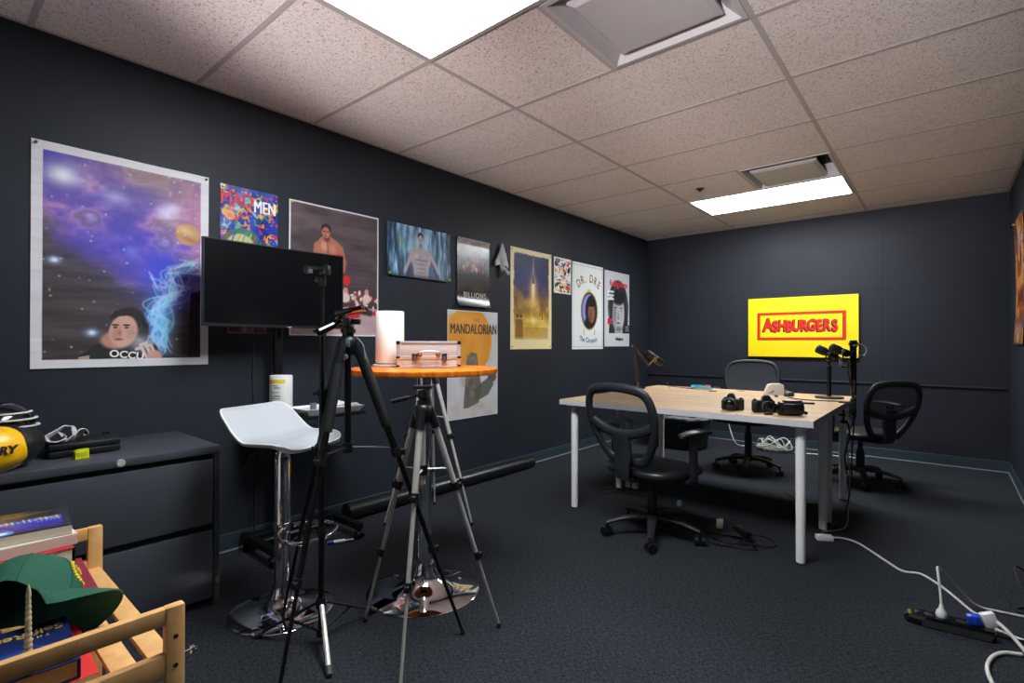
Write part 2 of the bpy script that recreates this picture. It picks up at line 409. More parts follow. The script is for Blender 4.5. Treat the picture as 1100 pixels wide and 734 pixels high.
# ceiling lights, vents, sprinkler
for k, (a, c) in enumerate(LIGHTS):
    t = thing('ceiling_light', ['large bright rectangular ceiling light panel cut off by the top edge, above the tripods',
              'bright rectangular ceiling light panel above the far end of the table'][k], 'ceiling light', (1.726, (a + c) / 2, H), 0, 'recessed light panels in the ceiling')
    f = BM()
    for lo, hi in (((1.100, a), (2.352, a + 0.02)), ((1.100, c - 0.02), (2.352, c)), ((1.100, a + .02), (1.12, c - .02)), ((2.332, a + .02), (2.352, c - .02))):
        box(f, (lo[0], lo[1], H - 0.007), (hi[0], hi[1], H + 0.03))
    obj('frame', f, M_tbar, t, True)
    f = BM(); box(f, (1.118, a + 0.018, H - 0.004), (2.334, c - 0.018, H + 0.004)); obj('diffuser', f, M_lamp, t, True)
M_vent = mat('vent_paint', (188, 184, 188), 0.35)
for k, (a, c) in enumerate(VENTS):
    cx, cy = 2.043, (a + c) / 2
    t = thing('ceiling_vent', ['large square air diffuser beside the nearer light panel', 'square air vent with dark gap behind the far light panel'][k], 'air vent', (cx, cy, H), 0, 'square air diffusers in the ceiling')
    f = BM(); q = lambda h, z: [Vector((cx + sx * h, cy + sy * h, z)) for sx, sy in ((-1, -1), (1, -1), (1, 1), (-1, 1))]
    if k == 0: prof = [(0.305, H - 0.006), (0.285, H - 0.007), (0.235, H + 0.035), (0.235, H + 0.1), (0.24, H + 0.1), (0.245, H + 0.035), (0.305, H + 0.003)]
    else: prof = [(0.305, H - 0.006), (0.29, H - 0.007), (0.275, H + 0.02), (0.275, H + 0.1), (0.28, H + 0.1), (0.285, H + 0.02), (0.305, H + 0.003)]
    ring_loft(f, [q(h, z) for h, z in prof], close=True); obj('flange', f, M_vent, t, True)
    f = BM(); box(f, (cx - 0.28, cy - 0.28, H + 0.1), (cx + 0.28, cy + 0.28, H + 0.115)); obj('housing', f, mat('duct_dark', (24, 26, 32), 0.7), t, True)
    f = BM(); hp = 0.225 if k == 0 else 0.225
    oy = 0 if k == 0 else 0.035
    ox = 0 if k == 0 else -0.025
    q2 = lambda h, z: [Vector((cx + ox + sx * h, cy + oy + sy * h, z)) for sx, sy in ((-1, -1), (1, -1), (1, 1), (-1, 1))]
    ring_loft(f, [q2(hp, H + 0.03), q2(hp + .005, H + 0.005), q2(hp - 0.02, H - 0.006)])
    obj('face_plate', f, M_vent, t, True)
    for sx, sy in ((-1, -1), (1, 1), (-1, 1), (1, -1)): f = BM(); rod(f, (cx + sx * .1, cy + sy * .1, H + .02), (cx + sx * .1, cy + sy * .1, H + .105), .004); obj('hanger', f, M_black_metal, t, True)
b = BM(); lathe(b, [(0.034, 0.012), (0.036, 0.004), (0.034, -0.002), (0.018, -0.006), (0.012, -0.018), (0.006, -0.022)], (1.342, 4.42, H - 0.002), 24)
solo('sprinkler', b, mat('dark_bronze', (40, 36, 36), 0.4, metal=.4), 'small dark round sprinkler head in the ceiling beside the far light panel', 'sprinkler', (1.342, 4.42, H), smooth=40)

# ------------------------------------------------------------------ printed posters on the walls
def _smooth(t): return t * t * (3 - 2 * t)
class Art:
    """a small painter: x runs 0..1 across, y runs 0..asp down, colours are sRGB 0-255"""
    def __init__(s, w, asp, col):
        s.w, s.h, s.asp = w, max(2, int(round(w * asp))), asp
        s.X, s.Y = np.meshgrid(np.linspace(0, 1, s.w), np.linspace(0, asp, s.h))
        s.a = np.empty((s.h, s.w, 3)); s.a[:] = col
    def blend(s, m, col):
        m = np.clip(m, 0, 1)[..., None]; s.a = s.a * (1 - m) + np.asarray(col, float) * m
    def ell(s, cx, cy, rx, ry=None, col=(0, 0, 0), soft=.12, rot=0, k=1.0):
        ry = rx if ry is None else ry; c, q = math.cos(rot), math.sin(rot)
        dx, dy = s.X - cx, s.Y - cy
        d = np.sqrt(((dx * c + dy * q) / rx) ** 2 + ((-dx * q + dy * c) / ry) ** 2)
        s.blend(np.clip((1 - d) / max(soft, 1e-3) + .0, 0, 1) * k, col)
    def glow(s, cx, cy, rx, ry, col, k=1.0, rot=0):
        c, q = math.cos(rot), math.sin(rot); dx, dy = s.X - cx, s.Y - cy
        s.blend(k * np.exp(-(((dx * c + dy * q) / rx) ** 2 + ((-dx * q + dy * c) / ry) ** 2)), col)
    def rect(s, x0, y0, x1, y1, col, k=1.0):
        s.blend(((s.X >= x0) & (s.X <= x1) & (s.Y >= y0) & (s.Y <= y1)) * k, col)
    def poly(s, pts, col, k=1.0):
        ins = np.zeros(s.X.shape, bool); n = len(pts)
        for i in range(n):
            (xa, ya), (xb, yb) = pts[i], pts[(i + 1) % n]
            if ya == yb: continue
            ins ^= ((ya > s.Y) != (yb > s.Y)) & (s.X < (xb - xa) * (s.Y - ya) / (yb - ya) + xa)
        s.blend(ins * k, col)
    def line(s, pts, wd, col, k=1.0, soft=.5):
        best = np.full(s.X.shape, 9.0)
        for (xa, ya), (xb, yb) in zip(pts[:-1], pts[1:]):
            L2 = (xb - xa) ** 2 + (yb - ya) ** 2 + 1e-9
            t = np.clip(((s.X - xa) * (xb - xa) + (s.Y - ya) * (yb - ya)) / L2, 0, 1)
            best = np.minimum(best, np.hypot(s.X - xa - t * (xb - xa), s.Y - ya - t * (yb - ya)))
        s.blend(np.clip((wd - best) / (wd * soft), 0, 1) * k, col)
    def noise(s, fx, fy=None, seed=0, octs=4):
        fy = fx if fy is None else fy; rng = np.random.default_rng(seed); out = 0; amp = .5; tot = 0
        for o in range(octs):
            nx, ny = int(fx * 2 ** o) + 3, int(fy * s.asp * 2 ** o) + 3
            g = rng.random((ny, nx)); x = s.X * fx * 2 ** o; y = s.Y * fy * 2 ** o
            xi, yi = x.astype(int), y.astype(int); tx, ty = _smooth(x - xi), _smooth(y - yi)
            out = out + amp * ((g[yi, xi] * (1 - tx) + g[yi, xi + 1] * tx) * (1 - ty) + (g[yi + 1, xi] * (1 - tx) + g[yi + 1, xi + 1] * tx) * ty)
            tot += amp; amp *= .5
        return out / tot
    def ramp(s, t, stops, k=1.0):
        t = np.clip(t, 0, 1); p = [q[0] for q in stops]
        c = np.stack([np.interp(t, p, [q[1][i] for q in stops]) for i in range(3)], -1)
        k = np.broadcast_to(np.clip(k, 0, 1), t.shape)[..., None]; s.a = s.a * (1 - k) + c * k
    def border(s, bw, col):
        s.blend((s.X < bw) | (s.X > 1 - bw) | (s.Y < bw) | (s.Y > s.asp - bw), col)
def sheet(name, art, m, wd, ht, mtx, curl=None, material=None, thick=0.0012, parent=None):
    """printed sheet of real thickness; curl(u, v) gives its distance from the wall in metres"""
    h, w_ = art.h, art.w
    u = np.linspace(0, 1, w_); v = np.linspace(0, 1, h); U, V = np.meshgrid(u, v)
    off = np.full(U.shape, 0.003) if curl is None else curl(U, V) + 0.003
    front = np.stack([(U - .5) * wd, (.5 - V) * ht, off], -1).reshape(-1, 3)
    idx = np.arange(h * w_).reshape(h, w_)
    ring = np.concatenate([idx[0, :], idx[1:, -1], idx[-1, -2::-1], idx[-2:0:-1, 0]])
    back = front[ring] - np.array([0, 0, thick]); nb = len(ring); base = h * w_
    faces = np.stack([idx[1:, :-1], idx[1:, 1:], idx[:-1, 1:], idx[:-1, :-1]], -1).reshape(-1, 4)
    k = np.arange(nb); k2 = (k + 1) % nb
    side = np.stack([ring[k], ring[k2], base + k2, base + k], -1)
    verts = np.concatenate([front, back]); allf = np.concatenate([faces, side])
    me = bpy.data.meshes.new(name)
    me.vertices.add(len(verts)); me.vertices.foreach_set('co', verts.astype(np.float32).ravel())
    me.loops.add(allf.size); me.loops.foreach_set('vertex_index', allf.ravel().astype(np.int32))
    me.polygons.add(len(allf)); me.polygons.foreach_set('loop_start', (np.arange(len(allf)) * 4).astype(np.int32))
    me.update(calc_edges=True); me.validate()
    c = np.clip(art.a, 0, 255) / 255; c = np.where(c <= .04045, c / 12.92, ((c + .055) / 1.055) ** 2.4).reshape(-1, 3)
    c = np.concatenate([c, c[ring]]); at = me.attributes.new('print', 'FLOAT_COLOR', 'POINT')
    at.data.foreach_set('color', np.concatenate([c, np.ones((len(c), 1))], 1).astype(np.float32).ravel())
    me.polygons.foreach_set('use_smooth', [True] * len(me.polygons)); me.set_sharp_from_angle(angle=R(50))
    me.materials.append(material or M_print_satin)
    o = bpy.data.objects.new(name, me); COL.objects.link(o); o.matrix_world = mtx
    if parent is not None:
        o.parent = parent; o.matrix_basis = _world(parent).inverted() @ mtx
    return o
TK = {'y': (222, 214, 40), 'b': (40, 110, 180), 'r': (205, 50, 60), 'g': (70, 150, 90), 'k': (60, 60, 62), 'c': (60, 170, 190)}
def poster(label, art, yL, yR, zT, zB, curl=None, material=None, tacks='', mk=WL, x=None, lift=0.0):
    wd, ht = abs(yR - yL), zT - zB
    mtx = mk((yL + yR) / 2, (zT + zB) / 2) if x is None else mk((yL + yR) / 2, (zT + zB) / 2, x)
    o = sheet('poster', art, None, wd, ht, mtx, curl, material); tag(o, label, 'poster')
    for (sx, sy), c in zip(((-1, 1), (1, 1), (-1, -1), (1, -1)), tacks):
        if c == '.': continue
        b = BM(); lathe(b, [(.006, .0), (.006, .004), (.004, .008), (.006, .012), (.0, .013)], (sx * (wd / 2 - .014), sy * (ht / 2 - .014), .003 + (curl(np.array([[.02 if sx < 0 else .98]]), np.array([[.02 if sy > 0 else .98]]))[0, 0] if curl else 0)), 12)
        obj('tack', b, mat('tack_' + c, TK[c], .4), o, smooth=40)
    return o, wd, ht
def ink(o, s, size, x, y, col, wd, ht, z=.0042, rot=0, **k):
    """lettering printed on a poster: x 0..1 across, y 0..1 down"""
    m = Matrix.Translation(((x - .5) * wd, (.5 - y) * ht, z)) @ Matrix.Rotation(rot, 4, 'Z')
    return letters(s, size, m, col, o, world=False, depth=.0004, **k)
def ripple(a, fu, fv, ph=0, edge=0.0):
    return lambda U, V: a * (1.6 + np.sin(U * fu + ph) * np.cos(V * fv + ph * .7) + .5 * np.sin(U * fu * 2.3 + V * fv * 1.7)) + edge * (np.abs(U - .5) * 2) ** 6
def face(A, cx, cy, r, skin, shade, hair, look=0.0, hairtop=1.0):
    """a plain generic face with hair, brows, eyes, nose and mouth"""
    A.ell(cx, cy - r * .15, r * 1.12, r * 1.35, hair, .1)
    A.ell(cx, cy + r * .15, r * .9, r * 1.2, skin, .15); A.ell(cx - r * .62 + look * r, cy + r * .25, r * .4, r * .95, shade, .9, k=.7)
    A.ell(cx, cy - r * .95 * hairtop, r * 1.0, r * .55, hair, .2)
    for s_ in (-1, 1):
        ex = cx + s_ * r * .38 + look * r
        A.ell(ex, cy - r * .16, r * .27, r * .06, hair, .4); A.ell(ex, cy + r * .04, r * .17, r * .08, (235, 225, 215), .4); A.ell(ex, cy + r * .04, r * .08, r * .08, (30, 22, 18), .3)
    A.ell(cx + look * r * 1.3, cy + r * .35, r * .13, r * .3, shade, .8); A.ell(cx + look * r * 1.3, cy + r * .55, r * .2, r * .06, shade, .4)
    A.ell(cx + look * r * 1.2, cy + r * .82, r * .34, r * .09, (150, 80, 76), .5)

# 1. large space print, white border
A = Art(250, 1.43, (62, 54, 58))
n1 = A.noise(4, 5, 3, 5); n2 = A.noise(7, 9, 8, 5); n3 = A.noise(3, 24, 5, 3)
A.a += (n3[..., None] - .5) * 60 + 8
diag = (A.Y - A.X * .55) + (n1 - .5) * .55                                   # nebula lies above this diagonal band
neb = np.clip((0.62 - diag) / .22, 0, 1)
A.ramp(n2 * .6 + n1 * .4 + (A.X - .5) * .2, [(0, (30, 26, 110)), (.36, (84, 62, 172)), (.46, (132, 92, 190)), (.54, (196, 140, 196)), (.62, (138, 106, 128)), (.72, (214, 176, 214)), (1, (240, 220, 240))], neb * .95)
A.glow(.7, .1, .45, .16, (138, 112, 112), .75, .3); A.glow(.95, .4, .12, .3, (196, 120, 170), .6)
A.glow(.5, .62, .34, .2, (66, 62, 200), .7, .6); A.glow(.72, .8, .16, .22, (50, 70, 220), .85); A.glow(.05, .06, .1, .1, (40, 40, 170), .7)
for cx, cy, r, k in ((.15, .19, .05, 1), (.15, .19, .1, .5), (.42, .28, .06, .45), (.72, .33, .05, .7), (.76, .28, .04, .5)): A.glow(cx, cy, r * 1.3, r, (240, 246, 255), k)
A.ell(.86, .46, .085, .085, (196, 148, 96), .15); A.glow(.84, .43, .06, .03, (232, 190, 140), .7, .4); A.glow(.88, .5, .06, .02, (150, 100, 70), .6, .3)
A.ell(.515, .63, .06, .06, (120, 130, 220), .9, k=.7)
rng = np.random.default_rng(4)
for k in range(90):
    x, y = rng.random(2); A.glow(x, y * 1.43, .004 + .003 * rng.random(), .004 + .003 * rng.random(), (220, 225, 255), .8 * rng.random() + .15)
for cx, cy, r in ((.11, .74, .032), (.3, 1.2, .034)): A.glow(cx, cy, r, r * .75, (170, 205, 255), .95); A.glow(cx, cy, r * .45, r * .4, (255, 255, 255), .9)
for gx, gy, rx, ry, c, k in ((.68, 1.24, .05, .1, (40, 130, 250), .9), (.66, 1.12, .065, .1, (50, 140, 250), .8), (.68, 1.02, .07, .08, (70, 120, 240), .6), (.76, .9, .07, .07, (90, 110, 230), .5)): A.glow(gx, gy, rx, ry, c, k)
smoke_c = [(.70, 1.30), (.67, 1.22), (.70, 1.12), (.655, 1.04), (.72, .96), (.78, .88), (.75, .78), (.83, .72), (.9, .66)]
for s_ in range(22):
    r2 = np.random.default_rng(40 + s_); sp = .012 + .05 * r2.random()
    ctl = [(x + r2.normal() * sp * (1.5 - y * .5), y + r2.normal() * .02, 0) for x, y in smoke_c]
    if s_ % 3 == 0: ctl = ctl[:6] + [(ctl[5][0] - .05 - .03 * k, ctl[5][1] - .02 * k + .03 * r2.normal(), 0) for k in (1, 2, 3)]
    A.line([(q.x, q.y) for q in cr(ctl, 5)], .006 + .010 * r2.random(), (120 + 135 * r2.random(), 205 + 50 * r2.random(), 255), .3 + .4 * r2.random(), 1.0)
A.glow(.7, 1.1, .07, .16, (120, 210, 255), .5)
A.poly([(.88, .9), (1, .84), (1, 1.43), (.86, 1.43)], (28, 20, 38), .8)
# the smoking figure at the bottom: black tee, headphones, raised hand
A.poly([(.2, 1.43), (.25, 1.34), (.34, 1.27), (.5, 1.24), (.66, 1.28), (.74, 1.43)], (34, 34, 38)); A.ell(.43, 1.25, .1, .07, (190, 140, 124), .3)
A.poly([(.2, 1.43), (.235, 1.36), (.29, 1.35), (.28, 1.43)], (196, 150, 134))
A.ell(.505, 1.10, .095, .085, (44, 34, 34), .12); A.ell(.47, 1.185, .085, .12, (214, 168, 152), .15, .2); A.glow(.52, 1.22, .035, .06, (172, 116, 104), .6)
A.poly([(.39, 1.11), (.42, 1.05), (.52, 1.03), (.57, 1.1), (.5, 1.08), (.44, 1.085)], (40, 30, 30)); A.ell(.43, 1.2, .04, .09, (178, 128, 114), .9, .2, .7)
for ex in (.425, .488): A.ell(ex, 1.145, .026, .008, (44, 32, 32), .4); A.ell(ex, 1.162, .015, .008, (50, 40, 40), .4)
A.ell(.45, 1.2, .014, .03, (180, 120, 108), .6); A.ell(.445, 1.243, .03, .011, (150, 84, 84), .4)
A.line([(.56, 1.08), (.6, 1.15), (.59, 1.24)], .022, (26, 26, 30)); A.ell(.585, 1.2, .03, .05, (40, 40, 46), .2)
for fx, fy in ((.575, 1.3), (.6, 1.27), (.63, 1.28)): A.line([(fx + .04, 1.39), (fx, fy), (fx - .03, fy + .01)], .014, (226, 190, 176))
A.ell(.655, 1.36, .055, .05, (206, 158, 142), .3); A.glow(.57, 1.27, .07, .06, (225, 225, 235), .65)
A.border(.055, (222, 220, 226)); A.a *= (0.96 + .08 * A.noise(3, 40, 77, 3))[..., None]
o, wd, ht = poster('large poster of purple nebula and smoking man, white border, leftmost on the wall', A, .335, 1.02, 1.992, 1.012, ripple(.0022, 7, 12, .4), M_print_satin, 'kk..')
ink(o, 'OCCU', .046, .49, .945, (240, 240, 240), wd, ht, .0105, R(-7), bold=.0012)

# 2. doodle poster, mostly behind the monitor
A = Art(110, 1.5, (40, 60, 170)); cols = [(206, 40, 52), (38, 70, 180), (236, 150, 30), (70, 160, 90), (222, 190, 60), (200, 60, 120), (30, 40, 110), (120, 180, 180)]
rng = np.random.default_rng(11)
for k in range(230):
    c = cols[rng.integers(len(cols))]; x, y = rng.random(2); y *= 1.5; a = rng.random() * 6.28; L_ = .04 + .09 * rng.random()
    if rng.random() < .5: A.ell(x, y, .025 + .07 * rng.random(), .02 + .04 * rng.random(), c, .2, a); A.ell(x, y, .012, .01, cols[(k * 3) % 8], .3, a)
    else: A.line([(x, y), (x + math.cos(a) * L_, y + math.sin(a) * L_), (x + math.cos(a + .8) * L_ * 1.4, y + math.sin(a + .8) * L_ * 1.4)], .015, c)
A.rect(0, 0, 1, .07, (44, 66, 170), .7)
A.ell(.38, 1.02, .36, .3, (60, 120, 110), .1); A.ell(.34, 1.12, .28, .3, (196, 196, 150), .1); A.ell(.16, .53, .1, .1, (236, 140, 40), .3); A.ell(.16, .53, .05, .05, (200, 60, 40), .3)
for k in range(7): A.line([(.1 + k * .09, .98), (.16 + k * .09, .8 + .02 * (k % 3))], .012, cols[k])
o, wd, ht = poster('colourful doodle poster with red and white title letters, partly behind the monitor', A, 1.077, 1.385, 1.98, 1.52, ripple(.0015, 6, 7, 1.0), M_print_gloss, 'yr..')
ink(o, 'MAD', .112, .27, .16, (206, 36, 52), wd, ht, .0085, bold=.0012, sx=.70); ink(o, 'MEN', .098, .76, .205, (246, 246, 250), wd, ht, .0088, bold=.0008, sx=.62)

# 3. small dark print showing below the monitor
A = Art(60, 1.35, (34, 28, 40)); n = A.noise(5, 5, 2, 3); A.ramp(n, [(0, (26, 24, 34)), (.5, (70, 44, 76)), (1, (150, 96, 140))], .8)
A.glow(.44, 1.25, .1, .2, (170, 110, 160), .8); A.glow(.62, 1.25, .06, .2, (150, 100, 150), .8); A.border(.03, (176, 96, 60))
poster('small dark purple print with orange edge peeking out below the monitor', A, 1.118, 1.32, 1.45, 1.178)

# 4. boxing print
A = Art(170, 1.3, (74, 62, 68)); n = A.noise(4, 14, 9, 4)
A.ramp(n * .7 + .3 * (1 - A.Y / 1.3), [(0, (46, 36, 42)), (.5, (74, 62, 68)), (1, (112, 98, 102))], 1)
for k in range(4): A.line([(0, .5 + k * .1), (1, .47 + k * .1)], .004, (104, 92, 96), .5)
rng = np.random.default_rng(21)
for k in range(190):
    x = rng.random(); y = .83 + .2 * rng.random(); c = [(176, 60, 66), (214, 176, 170), (90, 50, 54), (236, 214, 208), (120, 40, 46)][rng.integers(5)]
    A.ell(x, y, .012 + .02 * rng.random(), .012 + .024 * rng.random(), c, .4)
for x in (.85, .6, .3): A.ell(x, .83, .03, .04, (206, 140, 128), .2); A.ell(x, .9, .06, .06, (222, 196, 190), .3)
A.rect(0, 1.02, 1, 1.3, (186, 160, 164)); A.rect(0, 1.0, 1, 1.03, (214, 204, 204), .7)
A.ramp(A.noise(3, 9, 5, 3), [(0, (160, 134, 140)), (1, (206, 182, 184))], (A.Y > 1.03) * .8)
# standing boxer, arm across the chest
SK, SD, SL = (176, 108, 86), (104, 56, 46), (216, 160, 136)
A.poly([(.27, .38), (.33, .31), (.43, .3), (.52, .35), (.57, .44), (.56, .56), (.53, .66), (.31, .66), (.3, .52), (.25, .46)], SK)
A.ell(.36, .4, .055, .07, SL, .6, k=.7); A.ell(.45, .42, .05, .06, SL, .7, k=.5); A.line([(.39, .36), (.4, .62)], .008, SD, .7)
A.line([(.28, .4), (.27, .52), (.36, .56), (.48, .52)], .04, SK); A.line([(.285, .5), (.36, .545), (.46, .515)], .016, SL, .6); A.line([(.54, .4), (.58, .54), (.57, .62)], .036, SK)
A.ell(.385, .315, .04, .05, SD, .4); A.ell(.38, .225, .058, .055, (38, 28, 26), .1); A.ell(.376, .262, .048, .062, SK, .2); A.ell(.39, .275, .03, .045, SL, .8, k=.4); A.line([(.35, .25), (.368, .252)], .006, (40, 26, 24)); A.line([(.385, .252), (.405, .25)], .006, (40, 26, 24)); A.ell(.375, .273, .007, .014, SD, .6); A.ell(.376, .297, .018, .006, (110, 48, 44), .4)
A.ell(.525, .5, .052, .05, (204, 36, 40), .25); A.ell(.5, .53, .03, .03, (232, 226, 222), .3)
A.poly([(.3, .64), (.54, .64), (.6, .95), (.44, .95), (.42, .76), (.4, .95), (.24, .95)], (214, 206, 206)); A.rect(.3, .63, .54, .66, (150, 30, 36))
A.ell(.61, .72, .05, .06, (206, 36, 40), .25)
# fallen opponent on the canvas
A.line([(.62, 1.06), (.78, 1.03), (.9, 1.05)], .045, (70, 40, 38)); A.line([(.6, 1.09), (.74, 1.08)], .04, (196, 34, 40)); A.ell(.97, 1.05, .04, .035, (206, 36, 44), .2); A.ell(.83, 1.02, .05, .045, (40, 28, 28), .2)
A.border(.012, (222, 218, 222))
o, wd, ht = poster('large poster of a standing boxer with red gloves, partly behind the monitor', A, 1.452, 2.075, 1.977, 1.17, ripple(.003, 5, 5, 2.0), M_print_satin, 'y...')

# 5. wide blue streaky print with a pale generic torso
A = Art(140, .62, (26, 40, 60)); n = A.noise(22, 4, 6, 4); n2 = A.noise(40, 7, 16, 3)
A.ramp(n * .55 + n2 * .45 + .18 * np.exp(-((A.X - .5) / .4) ** 2) - .06, [(0, (10, 18, 32)), (.4, (28, 52, 78)), (.55, (60, 104, 140)), (.68, (130, 176, 206)), (1, (226, 240, 250))], 1)
A.glow(.5, .2, .2, .18, (186, 216, 236), .75); A.glow(.19, .2, .03, .08, (200, 180, 90), .5); A.glow(.24, .3, .03, .1, (90, 190, 170), .5)
PT, PD = (176, 164, 168), (84, 82, 96)
A.poly([(.36, .3), (.44, .24), (.58, .24), (.66, .3), (.68, .4), (.63, .5), (.64, .62), (.4, .62), (.4, .5), (.35, .4)], PT)
A.line([(.37, .31), (.33, .42), (.27, .54)], .03, PT); A.line([(.66, .31), (.74, .42), (.8, .53)], .03, PT)
A.line([(.51, .28), (.51, .6)], .006, PD, .5); A.ell(.44, .36, .05, .045, (206, 196, 198), .8, k=.6); A.ell(.58, .36, .05, .045, (196, 186, 190), .8, k=.6); A.ramp(A.noise(9, 9, 33, 3), [(0, PD), (1, (226, 220, 222))], ((np.abs(A.X - .51) < .12) & (A.Y > .28)) * .35); A.line([(.43, .39), (.5, .4)], .01, PD, .7); A.line([(.53, .4), (.61, .39)], .01, PD, .7)
for k in range(3): A.line([(.45, .45 + k * .05), (.58, .45 + k * .05)], .006, PD, .6)
A.ell(.51, .225, .035, .04, (138, 128, 134), .4); A.ell(.51, .105, .05, .05, (28, 26, 32), .2); A.ell(.51, .145, .04, .065, PT, .25); A.ell(.495, .15, .01, .008, (30, 30, 36), .3); A.ell(.53, .15, .01, .008, (30, 30, 36), .3); A.ell(.51, .19, .015, .006, (90, 60, 62), .3)
A.glow(.5, .64, .6, .05, (16, 22, 34), .9)
poster('wide blue poster of a pale bare-chested figure among light streaks', A, 2.141, 2.73, 1.975, 1.601, lambda U, V: .004 + .010 * (V ** 3) + .006 * np.abs(U - .5) ** 2 * 4, M_print_gloss, 'bryy')

# 6. dark glossy BILLIONS print with rolled bottom
A = Art(90, 1.46, (40, 38, 42)); n = A.noise(3, 5, 14, 4)
A.ramp((1 - A.Y / 1.46) * .85 + n * .5 - .34, [(0, (14, 14, 18)), (.35, (52, 44, 46)), (.6, (124, 120, 126)), (.8, (186, 184, 190)), (1, (120, 118, 126))], 1)  # pale upper part: the sheet's gloss sheen painted into the print
rng = np.random.default_rng(31)
for k in range(60):
    x = rng.normal() * .2 + .52; y = .42 + .3 * rng.random(); c = [(188, 92, 60), (190, 60, 60), (40, 60, 120), (210, 160, 120), (40, 36, 44), (232, 200, 170)][rng.integers(6)]
    A.ell(x, y, .02 + .05 * rng.random(), .03 + .05 * rng.random(), c, .5, k=.75)
for k in range(26): A.rect(0, .75 + k * .02, 1, .754 + k * .02, (150, 130, 110), .14)
A.ramp(n, [(0, (16, 14, 16)), (1, (84, 64, 52))], np.clip((A.Y - .7) / .15, 0, 1) * .75)
A.rect(0, 1.33, 1, 1.46, (22, 22, 26), .7)
o, wd, ht = poster('dark glossy portrait poster with pale title at its curling bottom edge', A, 2.812, 3.183, 1.972, 1.424, lambda U, V: .006 + .02 * np.clip((V - .82) / .18, 0, 1) ** 2 + .012 * np.clip((.1 - V) / .1, 0, 1) ** 2, M_print_gloss, 'cybb')
ink(o, 'BILLIONS', .062, .52, .835, (226, 222, 218), wd, ht, .0185, spacing=1.15, sx=.92)

# 7. pale print with big orange disc and MANDALORIAN title; the character is left out
A = Art(140, 1.5, (216, 216, 220)); n = A.noise(5, 5, 19, 4)
A.ramp(n, [(0, (196, 196, 202)), (1, (232, 232, 236))], 1)
A.ell(.42, .42, .46, .5, (238, 158, 44), .06); A.ell(.3, .2, .4, .2, (240, 170, 60), .3); A.ramp(n, [(0, (226, 138, 30)), (1, (248, 186, 90))], (np.hypot((A.X - .42) / .44, (A.Y - .42) / .48) < 1) * .8)
for k in range(6): A.rect(.55, .62 + k * .05, .55 + .4 * ((k * 37 % 10) / 10), .635 + k * .05, (238, 160, 50), .8)
A.ramp(A.noise(6, 6, 23, 4), [(0, (176, 150, 120)), (.5, (206, 200, 196)), (1, (226, 226, 230))], np.clip((A.Y - 1.15) / .2, 0, 1) * .8)
A.poly([(.3, 1.36), (.36, .7), (.44, .58), (.56, .6), (.6, .8), (.66, 1.1), (.6, 1.3), (.46, 1.34), (.4, 1.36)], (112, 100, 92), .92)
A.ramp(A.noise(9, 9, 29, 4), [(0, (54, 50, 50)), (.5, (116, 104, 94)), (1, (190, 182, 172))], ((np.abs(A.X - .46) < .1) & (A.Y > .62) & (A.Y < 1.2)) * .7)
A.ell(.88, .93, .1, .1, (104, 92, 84), .15); A.poly([(.5, 1.1), (.8, .95), (.92, 1.05), (.8, 1.2), (.55, 1.28)], (92, 94, 86), .85); A.ell(.3, .98, .1, .12, (150, 158, 130), .8, k=.5)
A.border(.012, (226, 226, 230))
o, wd, ht = poster('pale poster with big orange disc and dark title letters, behind the orange table', A, 2.713, 3.298, 1.389, .518, ripple(.0012, 5, 5, .2))
ink(o, 'MANDALORIAN', .115, .51, .175, (62, 52, 46), wd, ht, .0075, bold=.0004, sx=.63, spacing=1.05); ink(o, 'THE', .03, .55, .085, (90, 80, 70), wd, ht, .0075, spacing=1.6)

# 8. cream bordered rocket launch painting
A = Art(120, 1.49, (30, 40, 84)); n = A.noise(5, 6, 41, 5); n2 = A.noise(9, 9, 47, 4)
t = A.Y / 1.49
A.ramp(t + (n - .5) * .35, [(0, (24, 40, 70)), (.25, (44, 52, 110)), (.42, (70, 62, 110)), (.52, (150, 116, 50)), (.68, (206, 160, 40)), (.82, (240, 206, 110)), (1, (246, 230, 176))], 1)
A.ramp(n2, [(0, (34, 26, 30)), (.5, (120, 80, 40)), (1, (250, 214, 120))], np.clip(1 - np.abs(t - .55) / .22, 0, 1) * .6)
A.glow(.53, .62, .09, .22, (255, 196, 110), .95); A.glow(.53, .55, .035, .2, (255, 248, 226), 1); A.glow(.53, .8, .2, .1, (255, 214, 120), .6); A.glow(.53, 1.06, .05, .05, (255, 255, 240), .95); A.glow(.53, 1.06, .3, .05, (255, 226, 120), .7)
A.poly([(.5, .5), (.5, .24), (.53, .14), (.56, .24), (.56, .5)], (90, 84, 96)); A.glow(.53, .3, .012, .1, (216, 206, 206), .7); A.rect(.525, .1, .535, .2, (180, 170, 170))
for k in range(5): A.rect(.7 + .04 * (k % 3), .5 + k * .07, .73 + .04 * (k % 3), .8 + k * .06, (96, 66, 40), .6)
for cx in (.16, .24): A.ell(cx, 1.0, .035, .035, (96, 66, 40), .3); A.poly([(cx - .05, 1.34), (cx - .045, 1.05), (cx + .045, 1.05), (cx + .05, 1.34)], (120, 84, 40), .85)
A.rect(.1, 1.16, .9, 1.34, (170, 112, 30), .45)
d = np.minimum(np.minimum(A.X, 1 - A.X), np.minimum(A.Y, 1.49 - A.Y)) + (A.noise(14, 14, 50, 3) - .5) * .03
A.blend(np.clip((.085 - d) / .02, 0, 1), (242, 228, 184)); A.blend(np.clip((A.Y - 1.3) / .08, 0, 1), (246, 232, 176))
for sx in (.035, .965):
    for sy in (.035, 1.455): A.ell(sx, sy, .014, .014, (90, 84, 76), .3)
poster('cream bordered painting poster of a rocket launch in blue and gold', A, 3.469, 4.09, 1.994, 1.072, ripple(.001, 4, 4))

